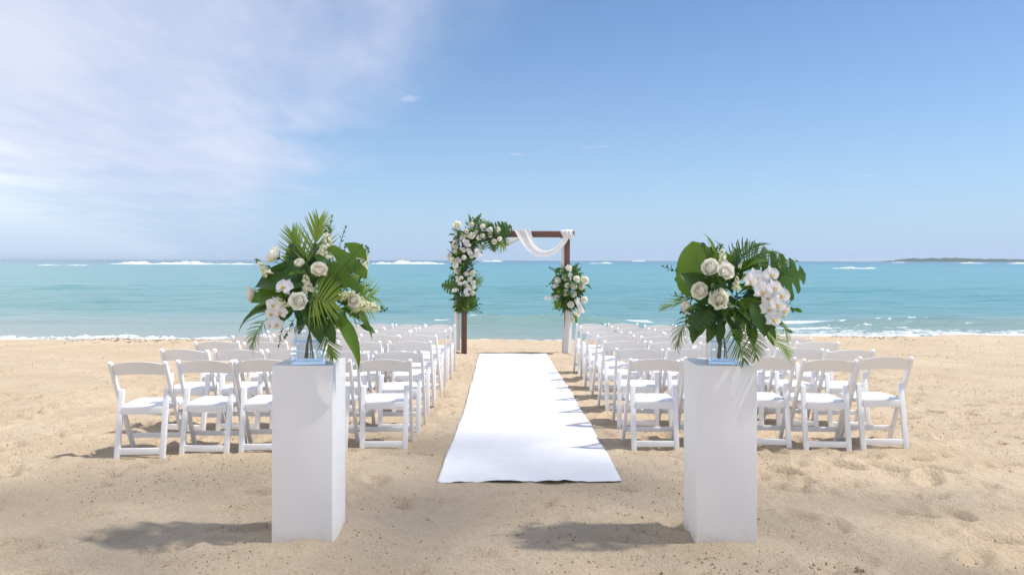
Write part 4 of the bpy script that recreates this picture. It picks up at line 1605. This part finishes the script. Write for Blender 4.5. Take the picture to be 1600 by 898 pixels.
# shared meshes for the arch flowers: the same plants
def garland(name, label, org, spine, roses, orchids, seed, nleaf, wid, specials):
    t = empty(name, org)
    tag(t, label, 'flowers')
    rr = random.Random(seed)
    org = Vector(org)
    def loc(px, py, w=0.0):
        x, z = A(px, py)
        return Vector((x, AY - w, z)) - org
    pts = [loc(*s) for s in spine]
    # dense greenery wrapped round the wood
    for i in range(nleaf):
        k = rr.uniform(0, len(pts) - 1.001)
        j = int(k)
        c = pts[j].lerp(pts[j + 1], k - j)
        ax = (pts[j + 1] - pts[j]).normalized()
        a = rr.uniform(0, 2 * math.pi)
        n1 = ax.cross(Vector((0, 1, 0))).normalized()
        d = n1 * math.cos(a) + Vector((0, 1, 0)) * math.sin(a)
        ww = wid(k / (len(pts) - 1))
        base = c + d * ww * rr.uniform(0.25, 0.85) - Vector((0, 0.03, 0))
        me = rr.choice([LEAF['small'], LEAF['small'], LEAF['small_mid'], SPRIG[0], SPRIG[1], SPRIG[2], LEAF['small'], LEAF['long_dark']])
        o = link(me.name.split('.')[0], me, t)
        dd = (d + ax * rr.uniform(-0.9, 0.9) + Vector((rr.uniform(-.4, .4), rr.uniform(-.4, .4), rr.uniform(-.4, .4)))).normalized()
        place_y(o, base, dd, d + Vector((0, -0.5, 0.3)), rr.uniform(0.8, 1.3) * (0.55 if me is LEAF['long_dark'] else 1.0))
    for i, (px, py, s) in enumerate(roses):
        o = link('rose', ROSES[i % 3], t)
        f = Vector((rr.uniform(-.35, .35), -1, rr.uniform(-.1, .5)))
        place_z(o, loc(px, py, 0.20 + rr.uniform(-0.02, 0.05)), f, s * rr.uniform(0.95, 1.1), roll=rr.uniform(0, 6))
    for i, (px, py, s) in enumerate(orchids):
        for k in range(3):
            o = link('orchid', ORCH[(i + k) % 2], t)
            place_z(o, loc(px + rr.uniform(-3.0, 3.0), py + rr.uniform(-3.5, 3.5), 0.22 + 0.02 * k), (rr.uniform(-.3, .3), -1, rr.uniform(-.2, .4)), s * rr.uniform(0.8, 1.05), roll=rr.uniform(-.3, .3))
    for me, b, tp, wb, wt, up, sc in specials:
        o = link(me.name.split('.')[0], me, t)
        p0, p1 = loc(*b, wb), loc(*tp, wt)
        place_y(o, p0, p1 - p0, up, sc)


def c6(x, y):
    return (690 + x * 0.1892, 330 + y * 0.1892)


def c7(x, y):
    return (840 + x * 0.245, 340 + y * 0.245)


lr = [(135, 122, 2), (250, 115, 1), (207, 168, 1), (183, 215, 1), (288, 185, 1), (228, 210, 1.2), (252, 205, 1.3), (308, 228, 1), (342, 210, 1), (345, 135, 1.1), (405, 160, 1.1), (467, 165, 1.8), (118, 285, 1.4), (143, 412, 1.2),
      (193, 387, 1), (97, 405, 1), (140, 492, 1.4), (213, 520, 1), (265, 515, 1.2), (243, 560, .8), (265, 670, 1), (268, 590, .8), (70, 378, 1), (120, 335, .9), (185, 325, .9), (125, 455, 1.1), (268, 630, .8), (405, 205, .9), (437, 255, .9), (482, 238, 1), (250, 370, .9)]
lo = [(208, 262), (232, 300), (228, 335), (300, 330), (155, 555), (155, 590), (130, 640), (215, 605), (215, 650), (210, 695), (310, 355)]
garland('flower_garland', 'tall rose and orchid garland wrapping the corner and post of the arch', (-0.93, AY, CAM_Z + 0.3),
        [(790, 366), (755, 364), (727, 366), (722, 395), (724, 430), (726, 462), (729, 486)],
        [(*c6(x, y), 0.046 * s ** 0.6) for x, y, s in lr], [(*c6(x, y), 0.052) for x, y in lo], 21, 620,
        lambda k: 0.15 + 0.12 * math.exp(-((k - 0.36) / 0.16) ** 2) + 0.05 * math.exp(-((k - 0.8) / 0.15) ** 2),
        [(MON[0], c6(430, 190), c6(590, 120), .22, .20, (0, -1, 0.2), 1.55), (MON[0], c6(410, 225), c6(440, 340), .18, .18, (0, -1, 0.3), 1.1),
         (MON[0], c6(150, 620), c6(40, 610), .20, .20, (0, -1, 0.2), 1.38), (PALM['dark'], c6(170, 220), c6(80, 90), .1, .08, (0, -1, 0.3), 0.8),
         (LEAF['long_dark'], c6(255, 120), c6(335, 15), .06, .04, (0.3, -1, 0.2), 1.15), (LEAF['long_dark'], c6(235, 110), c6(228, 35), .06, .04, (0.6, -1, 0), 0.8),
         (LEAF['long_dark'], c6(160, 300), c6(20, 222), .08, .08, (0, -1, 0.6), 1.0), (LEAF['long_dark'], c6(150, 400), c6(20, 345), .08, .08, (0, -1, 0.6), 1.0),
         (PALM['fanlime'], c6(340, 150), c6(375, 60), .08, .06, (0, -1, 0.2), 0.85), (PALM['fanlime'], c6(440, 250), c6(560, 300), .08, .06, (0, -1, 0.3), 1.15), (PALM['fanlime'], c6(330, 260), c6(350, 330), .08, .06, (0, -1, 0.3), 0.7),
         (PALM['fanlime'], c6(250, 560), c6(340, 590), .06, .06, (0, -1, 0.3), 0.95), (PALM['dark'], c6(190, 400), c6(290, 470), .20, .22, (0, -1, 0.4), 0.6), (PALM['dark'], c6(240, 390), c6(160, 470), .20, .22, (0, -1, 0.4), 0.6),
         (LEAF['broad_mid'], c6(230, 680), c6(255, 800), .14, .16, (0.2, -1, 0.2), 0.85), (LEAF['long'], c6(200, 720), c6(205, 880), .12, .12, (0.2, -1, 0.2), 0.95), (LEAF['long_dark'], c6(150, 720), c6(155, 880), .06, .06, (0.4, -1, 0), 1.0),
         (PALM['lime'], c6(210, 700), c6(250, 850), .08, .10, (0.2, -1, 0.2), 0.75)])

rr_ = [(190, 325, 1.1), (168, 382, 1), (118, 403, 1.5), (178, 430, .9), (178, 478, 1.1), (225, 488, 1.4), (228, 437, 1.2), (240, 390, 1.2), (277, 442, 1.1), (292, 400, 1.6), (293, 524, 1.2), (118, 512, 1.2), (205, 550, 1.1), (243, 607, 1.2), (108, 435, .7), (215, 648, .8)]
ro = [(262, 560), (265, 590), (240, 530), (66, 502), (195, 380)]
spec = []
srr = random.Random(4)
for k in range(34):
    a = 2 * math.pi * k / 34 + srr.uniform(-.1, .1)
    rx, ry = 85, 150
    b = c7(195 + 0.35 * rx * math.cos(a), 460 - 0.45 * ry * math.sin(a))
    e = c7(195 + rx * 1.3 * math.cos(a), 460 - ry * 1.2 * math.sin(a))
    me = srr.choice([LEAF['long_dark'], LEAF['long_dark'], LEAF['small'], LEAF['long'], SPRIG[0], SPRIG[1]])
    spec.append((me, b, e, 0.12, 0.10, (0.2 * math.cos(a), -1, 0.2), srr.uniform(0.8, 1.05) * (1.6 if me in (SPRIG[0], SPRIG[1], LEAF['small']) else 1.02)))
spec += [(LEAF['broad_mid'], c7(165, 440), c7(90, 500), .18, .18, (-0.3, -1, 0.3), 0.75), (LEAF['broad_mid'], c7(140, 510), c7(108, 600), .16, .18, (-0.3, -1, 0.1), 0.85), (LEAF['long'], c7(225, 600), c7(250, 680), .14, .14, (0.3, -1, 0.1), 0.85),
         (LEAF['long_dark'], c7(280, 410), c7(350, 455), .10, .10, (0.3, -0.7, 0.6), 0.9), (LEAF['long_dark'], c7(230, 380), c7(300, 345), .10, .10, (0, -1, 0.5), 0.8), (PALM['dark'], c7(190, 500), c7(180, 600), .18, .2, (0, -1, 0.3), 0.6), (SPRIG[1], c7(150, 490), c7(60, 505), .18, .19, (0, -1, 0.4), 1.9)]
garland('flower_spray', 'teardrop spray of cream roses and leaves tied to the draped arch post', (1.075, AY, CAM_Z - 0.65),
        [(886, 420), (887, 440), (888, 460), (889, 484)], [(*c7(x, y), 0.050 * s ** 0.6) for x, y, s in rr_], [(*c7(x, y), 0.056) for x, y in ro], 33, 300,
        lambda k: 0.12 + 0.15 * math.sin(math.pi * min(1, 0.15 + 0.8 * k)), spec)


# ------------------------------------------------------------------ coconut palms shading the open end of the aisle
def palm_tree(base, crown, label, seed):
    rr = random.Random(seed)
    gz = float(base_z(base[0], base[1])) - 0.15
    t = empty('palm_tree', (base[0], base[1], gz))
    tag(t, label, 'tree', 'coconut palms beside the chairs')
    c = Vector((crown[0] - base[0], crown[1] - base[1], crown[2] - gz))
    vs, fs = [], []
    n = 46
    for j in range(n + 1):
        f = j / n
        p = Vector((c.x * f ** 1.5, c.y * f ** 1.5, c.z * f))
        r = (0.15 - 0.055 * f + 0.10 * math.exp(-f * 14)) * (1.05 if j % 2 else 0.97)
        for q in range(12):
            a = q * math.pi / 6
            vs.append((p.x + r * math.cos(a), p.y + r * math.sin(a), p.z))
    for j in range(n):
        for q in range(12):
            fs.append((j * 12 + q, j * 12 + (q + 1) % 12, j * 12 + 12 + (q + 1) % 12, j * 12 + 12 + q))
    link('trunk', pydata('trunk', vs, fs, True, M['bark']), t)
    for k in range(10):
        a = k * 2.39996 + rr.uniform(-.2, .2)
        el = R(62 - 82 * (k / 10)) + rr.uniform(-.1, .1)
        d = Vector((math.cos(a) * math.cos(el), math.sin(a) * math.cos(el), math.sin(el)))
        o = link('frond', BIGFROND[k % 2], t)
        place_y(o, c + d * 0.1, d, (0, 0, 1), rr.uniform(0.85, 1.05))


M['bark'] = mat_simple('palm_bark', (0.22, 0.18, 0.14), 0.9, 0.4, 9.0, 0.6, 25.0, 0.02, 0.1)
BIGFROND = [palm_mesh('frond', 3.0, 0.80, M['leaf_mid'], 1.2, 28, 62, 0.5, 0.034, 0.16, 81), palm_mesh('frond', 2.8, 0.75, M['leaf_mid'], 1.6, 26, 58, 0.6, 0.034, 0.16, 82)]
palm_tree((12.2, -4.5), (10.8, 5.6, 16.2), 'leaning coconut palm standing beyond the draped-post chairs', 1)
palm_tree((13.5, -5.5), (11.6, 3.8, 16.8), 'coconut palm with a gently curved trunk between the two leaning palms', 5)
palm_tree((9.0, -6.0), (8.3, 4.0, 16.6), 'strongly leaning coconut palm arching over the open end of the aisle', 2)


# ------------------------------------------------------------------ sea air
def build_haze():
    bm = bmesh.new()
    bmesh.ops.create_cube(bm, size=1)
    for v in bm.verts:
        v.co = Vector((v.co.x * 26000, v.co.y * 10400 + 4400, (v.co.z + 0.5) * 26.0 - 4.2))
    me = bpy.data.meshes.new('haze')
    bm.to_mesh(me)
    bm.free()
    m, t, out = new_mat('haze')
    pv = t.node('ShaderNodeVolumePrincipled')
    pv.inputs['Color'].default_value = (0.80, 0.92, 1.0, 1)
    pv.inputs['Density'].default_value = 0.00012
    pv.inputs['Anisotropy'].default_value = 0.2
    t.link(pv.outputs[0], out.inputs['Volume'])
    me.materials.append(m)
    tag(link('haze', me), 'thin blue sea haze over the water', 'haze', kind='stuff')


build_haze()
